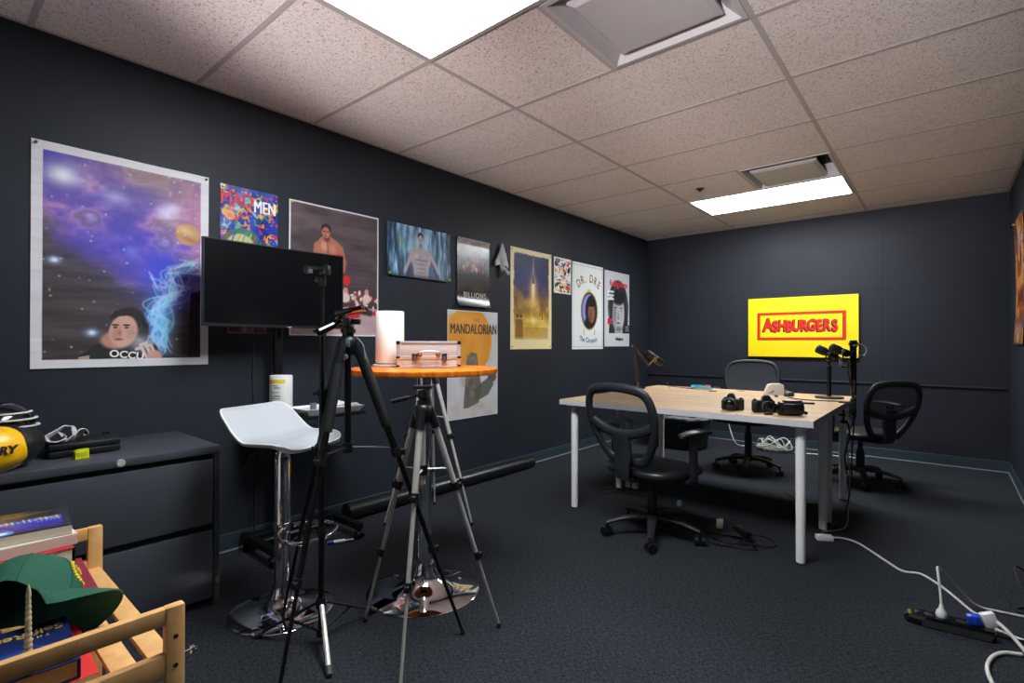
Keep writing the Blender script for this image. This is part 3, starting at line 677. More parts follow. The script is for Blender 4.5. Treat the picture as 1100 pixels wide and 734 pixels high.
# 9. small comic page
A = Art(64, 1.18, (226, 224, 226)); rng = np.random.default_rng(60)
for k in range(170):
    x, y = rng.random(2); y *= 1.18; c = [(30, 30, 36), (36, 36, 44), (210, 60, 50), (226, 176, 50), (90, 100, 130), (236, 236, 238), (236, 236, 238)][rng.integers(7)]
    A.ell(x, y, .03 + .08 * rng.random(), .02 + .07 * rng.random(), c, .2, rng.random() * 3)
A.rect(0, .78, 1, .81, (240, 240, 240)); A.ell(.8, .98, .16, .1, (214, 60, 40), .3); A.border(.04, (232, 232, 236))
poster('small black, white and red comic page between rocket and portrait posters', A, 4.134, 4.435, 1.989, 1.63, None, None, '.y..')

# 10. white poster with an oval portrait
A = Art(110, 1.46, (226, 232, 232)); A.blend((np.abs(np.abs(A.X - .5) - .46) < .006) | (np.abs(np.abs(A.Y - .73) - .69) < .006), (196, 204, 202))
for k in range(24):
    a = k / 24 * 6.283; A.line([(.54 + .25 * math.cos(a), .8 + .33 * math.sin(a)), (.54 + .31 * math.cos(a), .8 + .37 * math.sin(a))], .006, (196, 176, 90), .6)
A.ell(.54, .8, .275, .335, (150, 128, 26), .02); A.ell(.54, .8, .25, .31, (36, 32, 30), .02); A.ell(.54, .8, .235, .295, (140, 140, 214), .05)
oval = (np.hypot((A.X - .54) / .235, (A.Y - .8) / .295) < 1)
keep = A.a.copy()
A.ell(.6, 1.1, .26, .24, (30, 26, 30), .1); A.ell(.6, .8, .2, .28, (34, 28, 30), .06); A.ell(.61, .83, .125, .2, (146, 96, 84), .2); A.ell(.56, .9, .05, .14, (92, 56, 50), .8, k=.8); A.ell(.6, .66, .14, .08, (28, 24, 26), .2)
for ex in (.57, .66): A.ell(ex, .78, .022, .012, (36, 22, 20), .3)
A.ell(.615, .85, .022, .05, (104, 62, 54), .6); A.ell(.61, .93, .045, .018, (110, 56, 60), .4)
A.a = np.where(oval[..., None], A.a, keep)
for sx in (.36, .7): A.rect(sx - .01, 1.12, sx + .02, 1.22, (170, 150, 60), .7)
A.glow(.53, .45, .05, .02, (170, 150, 60), .7)
o, wd, ht = poster('white poster with oval hooded portrait under gold arched letters', A, 4.456, 5.082, 1.983, 1.065, ripple(.001, 4, 4, 1), None, 'y...')
b = BM(); word = 'DR. DRE'; 
for ch, u in zip(word, (-1, -.64, -.34, 0, .18, .56, .92)):
    if ch == ' ': continue
    th = u * .62; rad = .36
    x = wd * .03 + rad * math.sin(th); y = ht * .5 - .20 - rad + rad * math.cos(th) + .045
    text_bm(b, ch, .125, Matrix.Translation((x, y, .0068)) @ Matrix.Rotation(-th, 4, 'Z'), .002, .0004, sx=.82)
obj('lettering', b, mat('ink_gold', (140, 120, 40), .5), o)
b = BM()
for ch, x, dy in zip('The Chronic', (-.2, -.165, -.13, 0, -.06, -.012, .03, .068, .11, .145, .175), (.012, .006, .002, 0, -.004, -.008, -.01, -.01, -.006, .0, .006)):
    if ch != ' ': text_bm(b, ch, .075, Matrix.Translation((x * .85 + .02, -ht / 2 + .1 + dy, .0068)), .0015, .0004, sx=.8)
obj('lettering', b, mat('ink_navy', (70, 80, 150), .5), o)

# 11. grey portrait magazine cover
A = Art(100, 1.46, (206, 210, 216)); n = A.noise(30, 5, 71, 3)
A.glow(.5, .5, .4, .5, (190, 194, 202), .6)
A.ell(.54, .62, .4, .48, (40, 42, 48), .08); A.poly([(.16, 1.28), (.2, .7), (.34, .5), (.8, .5), (.92, .8), (.96, 1.28)], (46, 48, 54))
A.ramp(n, [(0, (24, 26, 30)), (1, (104, 106, 112))], ((np.hypot((A.X - .54) / .42, (A.Y - .7) / .52) < 1)) * .7)
A.ell(.54, .8, .27, .4, (186, 188, 194), .12); A.ell(.38, .85, .12, .34, (110, 112, 120), .8, k=.7); A.poly([(.38, 1.28), (.42, 1.05), (.68, 1.05), (.74, 1.28)], (168, 170, 176)); A.ell(.55, 1.12, .14, .06, (90, 92, 98), .6, k=.6)
A.ell(.54, .5, .3, .17, (36, 38, 44), .3); A.line([(.3, .55), (.26, .85), (.24, 1.1)], .05, (48, 50, 56)); A.line([(.8, .55), (.84, .85), (.86, 1.15)], .05, (48, 50, 56))
for ex in (.43, .65): A.ell(ex, .7, .075, .014, (36, 38, 42), .4); A.ell(ex, .75, .05, .022, (214, 216, 220), .4); A.ell(ex, .75, .022, .022, (30, 32, 36), .3)
A.ell(.54, .85, .03, .1, (132, 134, 142), .8); A.ell(.54, .91, .055, .014, (90, 92, 98), .5); A.ell(.54, 1.0, .09, .022, (104, 98, 102), .4)
A.rect(0, 1.2, 1, 1.46, (208, 212, 218)); A.rect(.12, .92, .28, 1.03, (206, 50, 66)); A.rect(.8, 1.03, 1, 1.2, (40, 42, 48))
for k in range(3): A.rect(.12, .38 + k * .07, .36, .42 + k * .07, (236, 238, 242), .9); A.rect(.83, 1.06 + k * .04, .97, 1.075 + k * .04, (226, 226, 230), .9)
for k in range(9): A.rect(.88, .62 + k * .04, .96, .64 + k * .04, (60, 62, 68), .8)
o, wd, ht = poster('grey portrait magazine poster with red masthead, nearest the back corner', A, 5.12, 5.717, 1.967, 1.092, None)
ink(o, 'Rolling Stone', .1, .54, .16, (214, 56, 72), wd, ht, .0042, bold=.003, sx=.8, shear=.15)
ink(o, 'RollingStone', .05, .58, .9, (50, 52, 56), wd, ht, .0042, bold=.002, sx=.75); ink(o, 'JIM', .06, .24, .36, (240, 240, 244), wd, ht, .0042, bold=.002)

# 12. poster on the right wall, seen edge on
A = Art(80, 1.6, (90, 60, 70)); n = A.noise(5, 6, 81, 4)
A.ramp(n, [(0, (40, 24, 50)), (.4, (140, 60, 40)), (.6, (226, 150, 40)), (.8, (196, 170, 190)), (1, (240, 230, 226))], 1)
A.rect(.1, .45, .25, 1.1, (240, 170, 30), .9); A.rect(.02, .8, .1, 1.3, (110, 40, 130), .8); A.glow(.6, .3, .3, .12, (222, 214, 220), .7); A.glow(.5, 1.4, .4, .1, (190, 180, 186), .7); A.border(.02, (60, 56, 62))
poster('orange and purple poster seen nearly edge-on on the right-hand wall', A, 5.67, 5.06, 2.087, 1.123, lambda U, V: .004 + .012 * np.abs(V - .5) ** 2 * 4, M_print_gloss, 'y...', mk=WR)

# plaster spaceship-like ornament between the posters
cy_, cz_ = 3.335, 1.865
M_pl = mat('grey_plastic_model', (188, 192, 196), .5)
t = thing('wall_ornament', 'small grey model spacecraft hung on the wall left of the rocket poster', 'ornament', (0.0, cy_, 1.745))
mm = WL(cy_, cz_, 0.004)
b = BM(); prof = [(-.11, .012), (-.07, .03), (-.035, .042), (0, .05), (.03, .046), (.06, .03), (.09, .022), (.115, .012), (.13, .004)]
ring_loft(b, [[mm @ Vector((r * math.cos(a), z, .022 + r * .6 * math.sin(a))) for a in [2 * PI * k / 14 for k in range(14)]] for z, r in prof]); obj('hull', b, M_pl, t, True, 35)
b = BM(); prism(b, [(-.03, .05), (-.085, -.035), (-.085, -.075), (-.03, -.055)], .012, .03, mm); obj('wing', b, M_pl, t, True)
b = BM(); prism(b, [(.03, .05), (.07, -.05), (.075, -.085), (.03, -.06)], .012, .03, mm); obj('wing', b, M_pl, t, True)
b = BM(); tube(b, [mm @ Vector(p) for p in cr([(.0, -.09, .03), (.02, -.1, .04), (.028, -.125, .05), (.045, -.135, .05), (.055, -.115, .045)], 4)], .014, 8); obj('tail_hook', b, M_pl, t, True, 40)
b = BM(); ball(b, mm @ Vector((0, .128, .022)), .008); obj('tip', b, mat('tip_green', (120, 150, 90), .5), t, True, 40)

# yellow painted sign on the back wall
t = thing('sign', 'bright yellow painted board with red framed lettering on the back wall', 'sign', (1.77, D, .983))
b = BM(); box(b, (1.245, D - .035, .983), (2.294, D - .004, 1.633), .003); obj('board', b, mat('sign_yellow', (255, 224, 2), .45, noise=.03, nscale=12), t, True)
def frame_bm(x0, x1, z0, z1, wd_, y):
    b = BM(); q = [[Vector((x, y_, z)) for x, z in ((x0 + i, z0 + i), (x1 - i, z0 + i), (x1 - i, z1 - i), (x0 + i, z1 - i))] for i, y_ in ((0, y), (0, y - .0015), (wd_, y - .0015), (wd_, y))]
    ring_loft(b, q, close=True); return b
M_sred, M_sblk = mat('sign_red', (232, 28, 24), .45), mat('sign_black', (22, 18, 18), .5)
obj('painted_shadow', frame_bm(1.342, 2.180, 1.166, 1.466, .024, D - .035), M_sblk, t, True); obj('painted_frame', frame_bm(1.348, 2.188, 1.171, 1.471, .025, D - .0358), M_sred, t, True)
bs, bl = BM(), BM(); xs = [1.452, 1.522, 1.588, 1.655, 1.722, 1.79, 1.86, 1.928, 1.993, 2.062]
for k, (ch, x) in enumerate(zip('ASHBURGERS', xs)):
    big = k == 0; sz = .2 if big else .165; dz = .012 if big else (-.004, .004, -.006, .002, .0, .006, -.002, .004, -.004)[k - 1]; rot = R((0, 3, -2, 2, -3, 2, -2, 3, -2, 3)[k])
    x = 1.452 + (x - 1.452) * 1.04 + .005
    for bb, dx, dz2, y, bo in ((bs, -.009, -.008, D - .0357, .010), (bl, 0, 0, D - .0372, .0065)):
        text_bm(bb, ch, sz, WB(x + dx, 1.318 + dz + dz2, y) @ Matrix.Rotation(rot, 4, 'Z'), bo, .001, sx=.68 if not big else .75)
obj('lettering_shadow', bs, M_sblk, t, True); obj('lettering', bl, M_sred, t, True)


# ------------------------------------------------------------------ filing cabinet and what stands on it
CT = 0.682
t = thing('filing_cabinet', 'dark grey two-drawer lateral filing cabinet against the left wall', 'filing cabinet', (0.3, 0.3, 0))
b = BM()
box(b, (0.02, -0.17, 0.0), (0.03, 0.875, CT - .03)); box(b, (0.02, 0.853, 0.0), (0.565, 0.875, CT - .03), .002); box(b, (0.02, -0.17, 0), (0.565, -0.148, CT - .03), .002)
box(b, (0.03, -0.15, 0.012), (0.53, 0.855, 0.035)); box(b, (0.03, -0.15, .34), (0.535, 0.855, .352)); box(b, (0.5, -0.15, 0.0), (0.53, 0.855, 0.03))
obj('body', b, M_cab, t, True)
b = BM(); box(b, (0.015, -0.172, CT - .031), (0.57, 0.879, CT), .003); obj('top', b, M_cab, t, True, 40)
for z0, z1 in ((.352, .628), (.036, .325)):
    b = BM(); box(b, (0.12, -0.14, z0 + .01), (0.545, 0.846, z1 - .03)); d = obj('drawer', b, M_cab, t, True)
    b = BM(); box(b, (0.546, -0.146, z0), (0.564, 0.85, z1), .003); obj('drawer_front', b, M_cab, d, False, 40)
    d.children[0].data.transform(_world(d).inverted())
    b = BM(); box(b, (0.535, -0.146, z1 + .0005), (0.541, 0.85, z1 + .018)); q = obj('finger_pull', b, M_black_metal, d, False); q.data.transform(_world(d).inverted())
b = BM(); lathe(b, [(.015, 0), (.015, .006), (.012, .010), (.004, .010), (.004, .008)], m=along((.569, .525, .667), (.6, .525, .667)), n=20); obj('lock', b, M_silver, t, True, 40)

mt = Matrix.Translation((0.30, 0.44, CT)) @ Matrix.Rotation(R(3), 4, 'Z')
t = thing('hard_case', 'flat black hard case lying on the filing cabinet', 'case', (0.30, 0.44, CT))
b = BM(); box(b, (-.09, -.10, .004), (.085, .125, .028), .006, m=mt); obj('base', b, M_black, t, True, 40)
b = BM(); box(b, (-.09, -.10, .030), (.085, .125, .054), .008, m=mt); obj('lid', b, M_black, t, True, 40)
b = BM(); box(b, (-.08, .1, .053), (-.06, .125, .062), .002, m=mt); obj('latch', b, M_black_gloss, t, True, 40)
b = BM(); box(b, (-.08, -.085, 0), (.075, .11, .006), m=mt); obj('foot_pad', b, M_black_soft, t, True)

M_yg = mat('lime_plastic', (214, 222, 20), .4)
t = thing('lime_box', 'small lime yellow plastic box in front of the black case on the cabinet', 'box', (.437, .432, CT))
b = BM(); mt = Matrix.Translation((.437, .432, CT)) @ Matrix.Rotation(R(8), 4, 'Z'); prism(b, [(-.021, 0), (.021, 0), (.021, .034), (-.012, .034), (-.021, .027)], -.011, .011, mt @ basis((0, 1, 0), (0, 0, 1), (1, 0, 0))); obj('body', b, M_yg, t, True)
b = BM(); box(b, (.0105, -.016, .008), (.0125, .0155, .026), .0008, m=mt); obj('panel', b, mat('lime_plastic_dark', (188, 196, 16), .4), t, True)

# crumpled white ribbon strip
M_rib = mat('white_film', (226, 226, 226), .35, trans=.15)
b = BM()
def ribbon(pts, wv, wd, th=.0012):
    p = cr(pts, 6); rings = []
    for i, q in enumerate(p):
        tn = ((p[min(i + 1, len(p) - 1)] - p[max(i - 1, 0)])).normalized(); wvv = Vector(wv); wvv = (wvv - tn * wvv.dot(tn)).normalized(); nn = tn.cross(wvv)
        rings.append([q + wvv * wd / 2 + nn * th, q - wvv * wd / 2 + nn * th, q - wvv * wd / 2 - nn * th, q + wvv * wd / 2 - nn * th])
    ring_loft(b, rings)
z0 = CT + .056
ribbon([(.33, .335, z0 + .004), (.32, .36, z0 + .03), (.32, .385, z0 + .036), (.33, .40, z0 + .012), (.34, .385, z0 + .004), (.345, .36, z0 + .006), (.34, .345, z0 + .02), (.325, .385, z0 + .046), (.32, .405, z0 + .055), (.32, .425, z0 + .05), (.325, .43, z0 + .02), (.33, .415, z0 + .006), (.32, .43, z0 + .012), (.31, .45, z0 + .03), (.30, .468, z0 + .026), (.30, .47, z0 + .012)], (1, -.5, .2), .048)
solo('ribbon_strip', b, M_rib, 'crumpled white ribbon strip lying on the black case', 'ribbon', (.325, .4, z0), smooth=50)

# padded yellow and black sports glove
t = thing('sports_glove', 'yellow and black padded glove with white stripes on the cabinet at left edge', 'glove', (.44, .17, CT))
b = BM(); ball(b, (.39, .195, .828), (.10, .115, .086), u=32, v=20); obj('cuff', b, M_black_gloss, t, True, 60)
b = BM(); ball(b, (.435, .205, .765), (.115, .125, .083), u=32, v=20); obj('palm_pad', b, mat('black_leather', (26, 26, 28), .35, bump=.2, bscale=120), t, True, 60)
ax = Vector((.955, .23, .17)).normalized(); sx_ = Vector((-ax.y, ax.x, 0)).normalized(); up_ = ax.cross(sx_)
def disc_m(c): return basis(sx_, up_, ax, c)
c0 = Vector((.500, .188, .762))
b = BM(); ball(b, (0, 0, 0), (.104, .077, .070), disc_m(c0), 32, 20); obj('yellow_panel', b, M_yellow, t, True, 60)
b = BM(); tube(b, [disc_m(c0) @ Vector((.1075 * math.cos(a), .080 * math.sin(a), -.006)) for a in [2 * PI * k / 40 for k in range(40)]], .0042, 8, True); obj('piping', b, M_white, t, True, 60)
for k, (dz, ph) in enumerate(((.0, 0), (.024, .1), (.05, .25))):
    b = BM(); pts = []
    for i in range(22):
        a = -1.9 + 3.4 * i / 21; el = .55 - k * .28
        d = Vector((math.cos(a) * math.cos(el), math.sin(a + ph) * math.cos(el), math.sin(el)))
        pts.append(Vector((.39, .195, .828)) + Vector((d.x * .102, d.y * .117, d.z * .088)))
    tube(b, pts, .0065, 6, flat=.5); obj('stripe', b, mat('white_stripe', (214, 210, 204), .5), t, True, 60)
b = BM(); tube(b, cr([(.43, .27, .80), (.40, .31, .775), (.36, .335, .745), (.345, .35, .715), (.35, .345, .69)], 6), .014, 8, flat=.6); obj('strap', b, M_black_gloss, t, True, 50)
b = BM(); tube(b, cr([(.445, .262, .815), (.415, .31, .79), (.375, .338, .757)], 6), .0035, 6); obj('strap_edge', b, MATS['white_stripe'], t, True, 50)
b = BM(); text_bm(b, 'RY', .036, disc_m(c0 + ax * .0698 + sx_ * .012 - up_ * .012) , .002, .0015, shear=.25); obj('lettering', b, M_black, t, True)

# ------------------------------------------------------------------ bamboo rack, books, cap
RX0, RX1, RY0, RY1 = 1.11, 1.80, 0.065, 0.362
t = thing('bamboo_rack', 'bamboo slatted shelf rack holding books in the lower left corner', 'rack', (1.455, .21, 0))
for x in (RX0, RX1 - .022):
    for y in (RY0, RY1 - .034):
        b = BM(); box(b, (x, y, 0), (x + .022, y + .034, .605), .004); obj('post', b, M_bamboo, t, True, 40)
    for z0, z1 in ((.572, .604), (.470, .514)):
        b = BM(); box(b, (x + .002, RY0 + .033, z0), (x + .020, RY1 - .033, z1), .002); obj('rail', b, M_bamboo, t, True, 40)
    b = BM(); box(b, (x + .002, RY0 + .033, .15), (x + .020, RY1 - .033, .19), .002); obj('rail', b, M_bamboo, t, True, 40)
for k in range(5):
    y1 = RY1 - .006 - k * .0595
    for z in (.478, .160):
        b = BM(); box(b, (RX0 + .02, y1 - .0415, z), (RX1 - .02, y1, z + .012), .0015); obj('slat', b, M_bamboo, t, True, 40)
for z in (.545, .488):
    b = BM(); rod(b, (RX1 - .002, RY1 - .017, z), (RX1 + .0012, RY1 - .017, z), .0045, n=14); obj('screw', b, mat('dark_screw', (60, 50, 40), .4, metal=.6), t, True, 40)
b = BM(); lathe(b, [(.003, 0), (.003, .012), (.008, .013), (.009, .018), (.006, .023), (0, .024)], m=along((RX1 - .012, RY1, .50), (RX1 - .012, RY1 + .1, .50)), n=14); obj('bolt', b, M_chrome, t, True, 40)
SZ = .490
def book(label, c, size, rot, cover, block=M_pages, hard=False, spine='y+', cat='book', tilt=None, cover2=None, group=None):
    """closed book lying flat: size (x, y, thickness); spine on the given side; c = centre of its underside"""
    t = thing('book', label, cat, c, 0, group); L_, Wd, T = size; th = .003 if hard else .0009; ov = .004 if hard else 0
    m = Matrix.Translation(c) @ Matrix.Rotation(R(rot), 4, 'Z')
    if tilt: m = m @ Euler((R(tilt[0]), R(tilt[1]), 0)).to_matrix().to_4x4()
    x0, x1, y0, y1 = -L_ / 2, L_ / 2, -Wd / 2, Wd / 2
    b = BM(); box(b, (x0 + ov, y0 + ov, th), (x1 - ov, y1 - ov, T - th), m=m); obj('page_block', b, block, t, True)
    b = BM(); box(b, (x0, y0, T - th - .0002), (x1, y1, T), .0004 if not hard else .001, m=m); top = obj('front_cover', b, cover, t, True)
    b = BM(); box(b, (x0, y0, 0), (x1, y1, th), .0004, m=m); obj('back_cover', b, cover2 or cover, t, True)
    sp = {'y+': ((x0, y1 - th, 0), (x1, y1 + .001, T)), 'y-': ((x0, y0 - .001, 0), (x1, y0 + th, T)), 'x-': ((x0 - .001, y0, 0), (x0 + th, y1, T)), 'x+': ((x1 - th, y0, 0), (x1 + .001, y1, T))}[spine]
    b = BM(); box(b, sp[0], sp[1], .0006 if not hard else .0015, m=m); obj('spine', b, cover2 or cover, t, True, 40)
    return t, m, T
# the high pile at the back of the rack (underside upwards)
PX, PY = 1.252, .165
M_dk = mat('cover_black', (26, 24, 28), .4)
book('dark paperback at the bottom of the tall pile', (1.203, .155, SZ), (.132, .20, .030), 0, M_dk, spine='y-')
book('red and black paperback second from the bottom of the tall pile', (1.205, .155, SZ + .0303), (.136, .205, .0355), 0, mat('cover_crimson_dark', (120, 26, 34), .4), spine='x-', cover2=M_dk)
PZ = SZ + .116
t_, m_, T_ = book('thick hardback with red and black jacket in the middle of the tall pile', (1.207, .180, PZ - .05), (.137, .19, .0495), 1, mat('cover_red', (176, 36, 52), .35), hard=True, spine='x-')
b = BM(); box(b, (-.06, .0955, 0), (.0685, .0975, .049), .0006, m=m_); obj('jacket_edge', b, M_dk, t_, True)
book('cream paperback with pinkish page edges, second from the top of the tall pile', (1.14, .198, PZ), (.225, .172, .0265), 1, mat('cover_cream', (214, 204, 190), .5), mat('pages_pink', (226, 206, 190), .85, noise=.1, nscale=8, aniso=(1, 1, 60)), spine='y-')
A = Art(120, 1.0, (24, 22, 26)); A.X, A.Y  # cover art of the top paperback: x along the width, y towards the camera
n = A.noise(5, 7, 5, 4)
A.ramp(np.clip(A.Y * 1.2 - .25 + (n - .5) * .3, 0, 1), [(0, (22, 20, 24)), (.3, (26, 22, 60)), (.5, (62, 52, 190)), (.75, (40, 40, 150)), (1, (24, 22, 40))], 1)
A.ramp(n, [(0, (30, 50, 150)), (.5, (80, 120, 226)), (.7, (240, 190, 120)), (1, (255, 240, 200))], np.exp(-((A.Y - .5) / .07) ** 2))
for k in range(14): A.line([(.05 + k * .066, .42 + .03 * (k % 3)), (.07 + k * .066, .56)], .012, [(250, 200, 120), (236, 240, 255), (120, 190, 250)][k % 3], .9)
A.line([(.0, .22), (.78, .16)], .012, (190, 150, 60), .9); A.line([(.0, .26), (.55, .22)], .008, (160, 160, 170), .7)
A.ell(.22, .9, .14, .1, (70, 170, 236), .2); A.ell(.22, .9, .08, .05, (230, 240, 250), .4); A.rect(.9, 0, 1, 1, (34, 32, 40), .8)
for k in range(6): A.ell(.62 + k * .05, .62 - k * .004, .014, .01, (226, 226, 240), .4)
t_, m_, T_ = book('blue and black glossy paperback on top of the tall pile', (1.13, .205, PZ + .0268), (.215, .165, .0235), -6, M_dk, spine='y-')
sheet('cover_print', A, None, .163, .213, m_ @ Matrix.Translation((0, 0, T_ - .0018)) @ Matrix.Rotation(R(90), 4, 'Z'), None, M_print_gloss, .0006, t_)
# leaning booklets beside the pile
book('maroon paperback leaning beside the tall pile', (1.30, .262, .516), (.24, .09, .012), 2, mat('cover_maroon', (128, 28, 52), .4), spine='y+', tilt=(-8, 11))
book('pale grey booklet with dark print leaning beside the tall pile', (1.295, .24, .534), (.23, .075, .006), -6, mat('cover_grey', (186, 188, 196), .5, noise=.5, nscale=14), spine='y+', tilt=(-10, 12))
# front books
t_, m_, T_ = book('red paperback lying under the navy book at the front of the rack', (1.63, .158, SZ), (.245, .16, .020), -2.5, mat('cover_bright_red', (214, 56, 52), .4), spine='y+')
b = BM(); box(b, (-.02, .062, T_ - .0002), (.01, .074, T_ + .0004), m=m_); obj('cover_print', b, mat('print_pale', (170, 190, 220), .5), t_, True)
t_, m_, T_ = book('navy hardback with gold title at the front of the rack', (1.64, .133, SZ + .0205), (.215, .16, .036), -3, mat('cover_navy', (24, 34, 78), .3), mat('pages_tan', (190, 170, 130), .85, noise=.15, nscale=8, aniso=(1, 1, 60)), hard=True, spine='y+')
A = Art(90, 1.34, (24, 34, 78)); n = A.noise(4, 5, 91, 4)
A.glow(.35, .95, .4, .22, (60, 130, 236), .9, -.3); A.glow(.3, .98, .3, .1, (220, 236, 255), .85, -.3); A.glow(.5, 1.25, .5, .12, (16, 24, 60), .9)
s_ = sheet('cover_print', A, None, .15, .205, m_ @ Matrix.Translation((0, -.004, T_ - .0018)) @ Matrix.Rotation(R(90), 4, 'Z'), None, M_print_gloss, .0006, t_)
b = BM(); text_bm(b, 'Self-Realiz', .033, m_ @ Matrix.Translation((-.062, .072, T_ + .0022)) @ Matrix.Rotation(R(-90), 4, 'Z'), .0006, .0004, align='LEFT', sx=.95)
text_bm(b, 'THE', .012, m_ @ Matrix.Translation((-.036, .05, T_ + .0022)) @ Matrix.Rotation(R(-90), 4, 'Z'), .0002, .0004, align='LEFT', spacing=1.6)
obj('lettering', b, mat('ink_gold_foil', (206, 178, 96), .35, metal=.4), t_, True)

# green baseball cap, opening turned to the camera, brim to the right
t = thing('baseball_cap', 'dark green baseball cap with yellow wreath emblem lying on the books', 'cap', (1.44, .16, .545))
def _ortho(f_, u_):
    f_ = Vector(f_).normalized(); u_ = Vector(u_); u_ = (u_ - f_ * u_.dot(f_)).normalized(); return basis(f_, u_.cross(f_), u_)
CM = Matrix.Translation((1.475, .160, .572)) @ _ortho((.34, .94, -.04), (-.80, .24, .56))
def rim_drop(x, y): return -.040 * (y / .078) ** 2 * _smooth(min(max((x + .02) / .09, 0), 1))
def cap_pt(a, e, rs=1.0, lift=0.0):
    rr = max(math.cos(e), 0) ** .62; x, y = .094 * rs * rr * math.cos(a), .079 * rs * rr * math.sin(a); f_ = 1 - e / (PI / 2)
    fold = .010 * math.sin(3 * a + .6) * f_ * (1 if math.cos(a) < .3 else .15)
    return CM @ Vector((x * (1 + lift * 8) + fold * math.cos(a), y * (1 + lift * 8) + fold * math.sin(a), math.sin(e) * .098 * rs + lift + rim_drop(x, y) * f_))
def crown(rs): return [[cap_pt(2 * PI * k / 40, (PI / 2) * i / 12 if i < 12 else PI / 2 * .995, rs) for k in range(40)] for i in range(13)]
b = BM(); o_, i_ = crown(1.0), crown(.965)
ring_loft(b, o_[::-1] + i_, cap=True); obj('crown', b, M_green, t, True, 60)
b = BM()
for k in range(6):
    a = 2 * PI * k / 6 + PI / 6; tube(b, [cap_pt(a, PI / 2 * i / 12, 1, .0003) for i in range(12)], .0011, 5)
obj('panel_seam', b, mat('cap_seam', (16, 66, 50), .85), t, True, 60)
b = BM(); rings = []
for i in range(11):
    f_ = i / 10; row = []
    for k in range(29):
        a = -1.2 + 2.4 * k / 28; ca, sa = math.cos(a), math.sin(a)
        ix, iy = .0935 * ca, .0785 * sa; ox, oy = .094 * ca + .078 * max(0, math.cos(a * 1.2)) ** .6, .086 * math.sin(a * 1.06)
        x, y = ix + (ox - ix) * f_, iy + (oy - iy) * f_
        row.append(Vector((x, y, rim_drop(x, y) * (1 + .15 * f_) - .014 * f_ ** 1.5)))
    rings.append(row)
up = [[b.verts.new(CM @ (p + Vector((0, 0, .0022)))) for p in r] for r in rings]; dn = [[b.verts.new(CM @ (p - Vector((0, 0, .0022)))) for p in r] for r in rings]
for i in range(10):
    for k in range(28):
        b.faces.new((up[i][k], up[i][k + 1], up[i + 1][k + 1], up[i + 1][k])); b.faces.new((dn[i + 1][k], dn[i + 1][k + 1], dn[i][k + 1], dn[i][k]))
for k in range(28): b.faces.new((up[10][k], up[10][k + 1], dn[10][k + 1], dn[10][k])); b.faces.new((dn[0][k], dn[0][k + 1], up[0][k + 1], up[0][k]))
for i in range(10): b.faces.new((up[i][0], up[i + 1][0], dn[i + 1][0], dn[i][0])); b.faces.new((dn[i][28], dn[i + 1][28], up[i + 1][28], up[i][28]))
obj('brim', b, M_green, t, True, 50)
b = BM()
for k in range(11):                                                 # wreath on the front panel: two arcs of short leaves
    for sgn in (-1, 1):
        th = -PI / 2 + sgn * (.12 + PI * .86 * (k + .5) / 11)
        def wr(r_, th_): return cap_pt(-.10 + .40 * r_ * math.cos(th_), .60 + .36 * r_ * math.sin(th_), 1, .0008)
        p, q = wr(.78, th), wr(1.05, th + .16 * sgn); tube(b, [p, p.lerp(q, .5), q], [.0018, .0042, .0012], 6)
for k in range(5): p = cap_pt(-.22 + .06 * k, .58 + .05 * (k % 2), 1, .0008); q = cap_pt(-.20 + .05 * k, .68 - .03 * (k % 2), 1, .0008); tube(b, [p, q], .0022, 6)
obj('emblem', b, mat('yellow_thread', (236, 196, 30), .7), t, True, 50)
b = BM(); ball(b, CM @ Vector((0, 0, .099)), .006); obj('button', b, M_green, t, True, 50)

# carved stick in dark holder
t = thing('carved_stick', 'slim carved pale wooden stick standing upright beside the navy book', 'stick', (1.742, .138, .549))
b = BM(); prof = [(.0, 0)]
rng = random.Random(3)
for k in range(22):
    z = .035 + k * .0048; prof.append(((.0062 if k % 2 else .0048) * (1 - .018 * k) * (1.1 if k < 6 else 1), z))
prof += [(.003, .147), (.0012, .156)]
prof[0] = (.006, .034)
lathe(b, prof, (1.742, .138, .547), 10); obj('shaft', b, mat('pale_carved_wood', (206, 190, 152), .6, noise=.25, nscale=90), t, True)
b = BM(); lathe(b, [(.009, 0), (.0095, .02), (.0085, .036), (.006, .037)], (1.742, .138, .5475), 14); obj('holder', b, M_black_gloss, t, True, 40)

# ------------------------------------------------------------------ bar stool
SX, SY = 0.824, 1.026
t = thing('bar_stool', 'white vinyl bar stool with chrome column and round chrome base', 'bar stool', (SX, SY, 0), R(20))
b = BM(); lathe(b, [(.205, 0.0), (.206, .004), (.2, .008), (.15, .016), (.09, .032), (.055, .055), (.042, .085), (.038, .10), (.0, .1)], n=64); obj('base', b, M_chrome, t, smooth=50)
b = BM(); lathe(b, [(.032, .09), (.032, .64), (.028, .645), (.028, .66)], n=28); obj('column', b, M_chrome, t, smooth=50)
b = BM(); lathe(b, [(.022, .64), (.022, .70)], n=24); obj('piston', b, M_chrome, t, smooth=50)
b = BM(); tube(b, cr([(.032, -.025, .352), (.06, -.085, .348), (.13, -.125, .345), (.20, -.10, .343), (.235, 0.0, .342), (.20, .10, .343), (.13, .125, .345), (.06, .085, .348), (.032, .025, .352)], 6), .009, 10); lathe(b, [(.034, .33), (.036, .34), (.036, .372), (.034, .38)], n=24); obj('footrest', b, M_chrome, t, smooth=50)
b = BM(); tube(b, [(-.02, -.03, .70), (-.05, -.09, .685), (-.06, -.12, .64), (-.065, -.135, .60)], [.005, .005, .008, .011], 8); obj('lever', b, M_black, t, smooth=50)
b = BM(); box(b, (-.1, -.09, .695), (.1, .09, .706), .003); obj('seat_plate', b, M_black_metal, t)
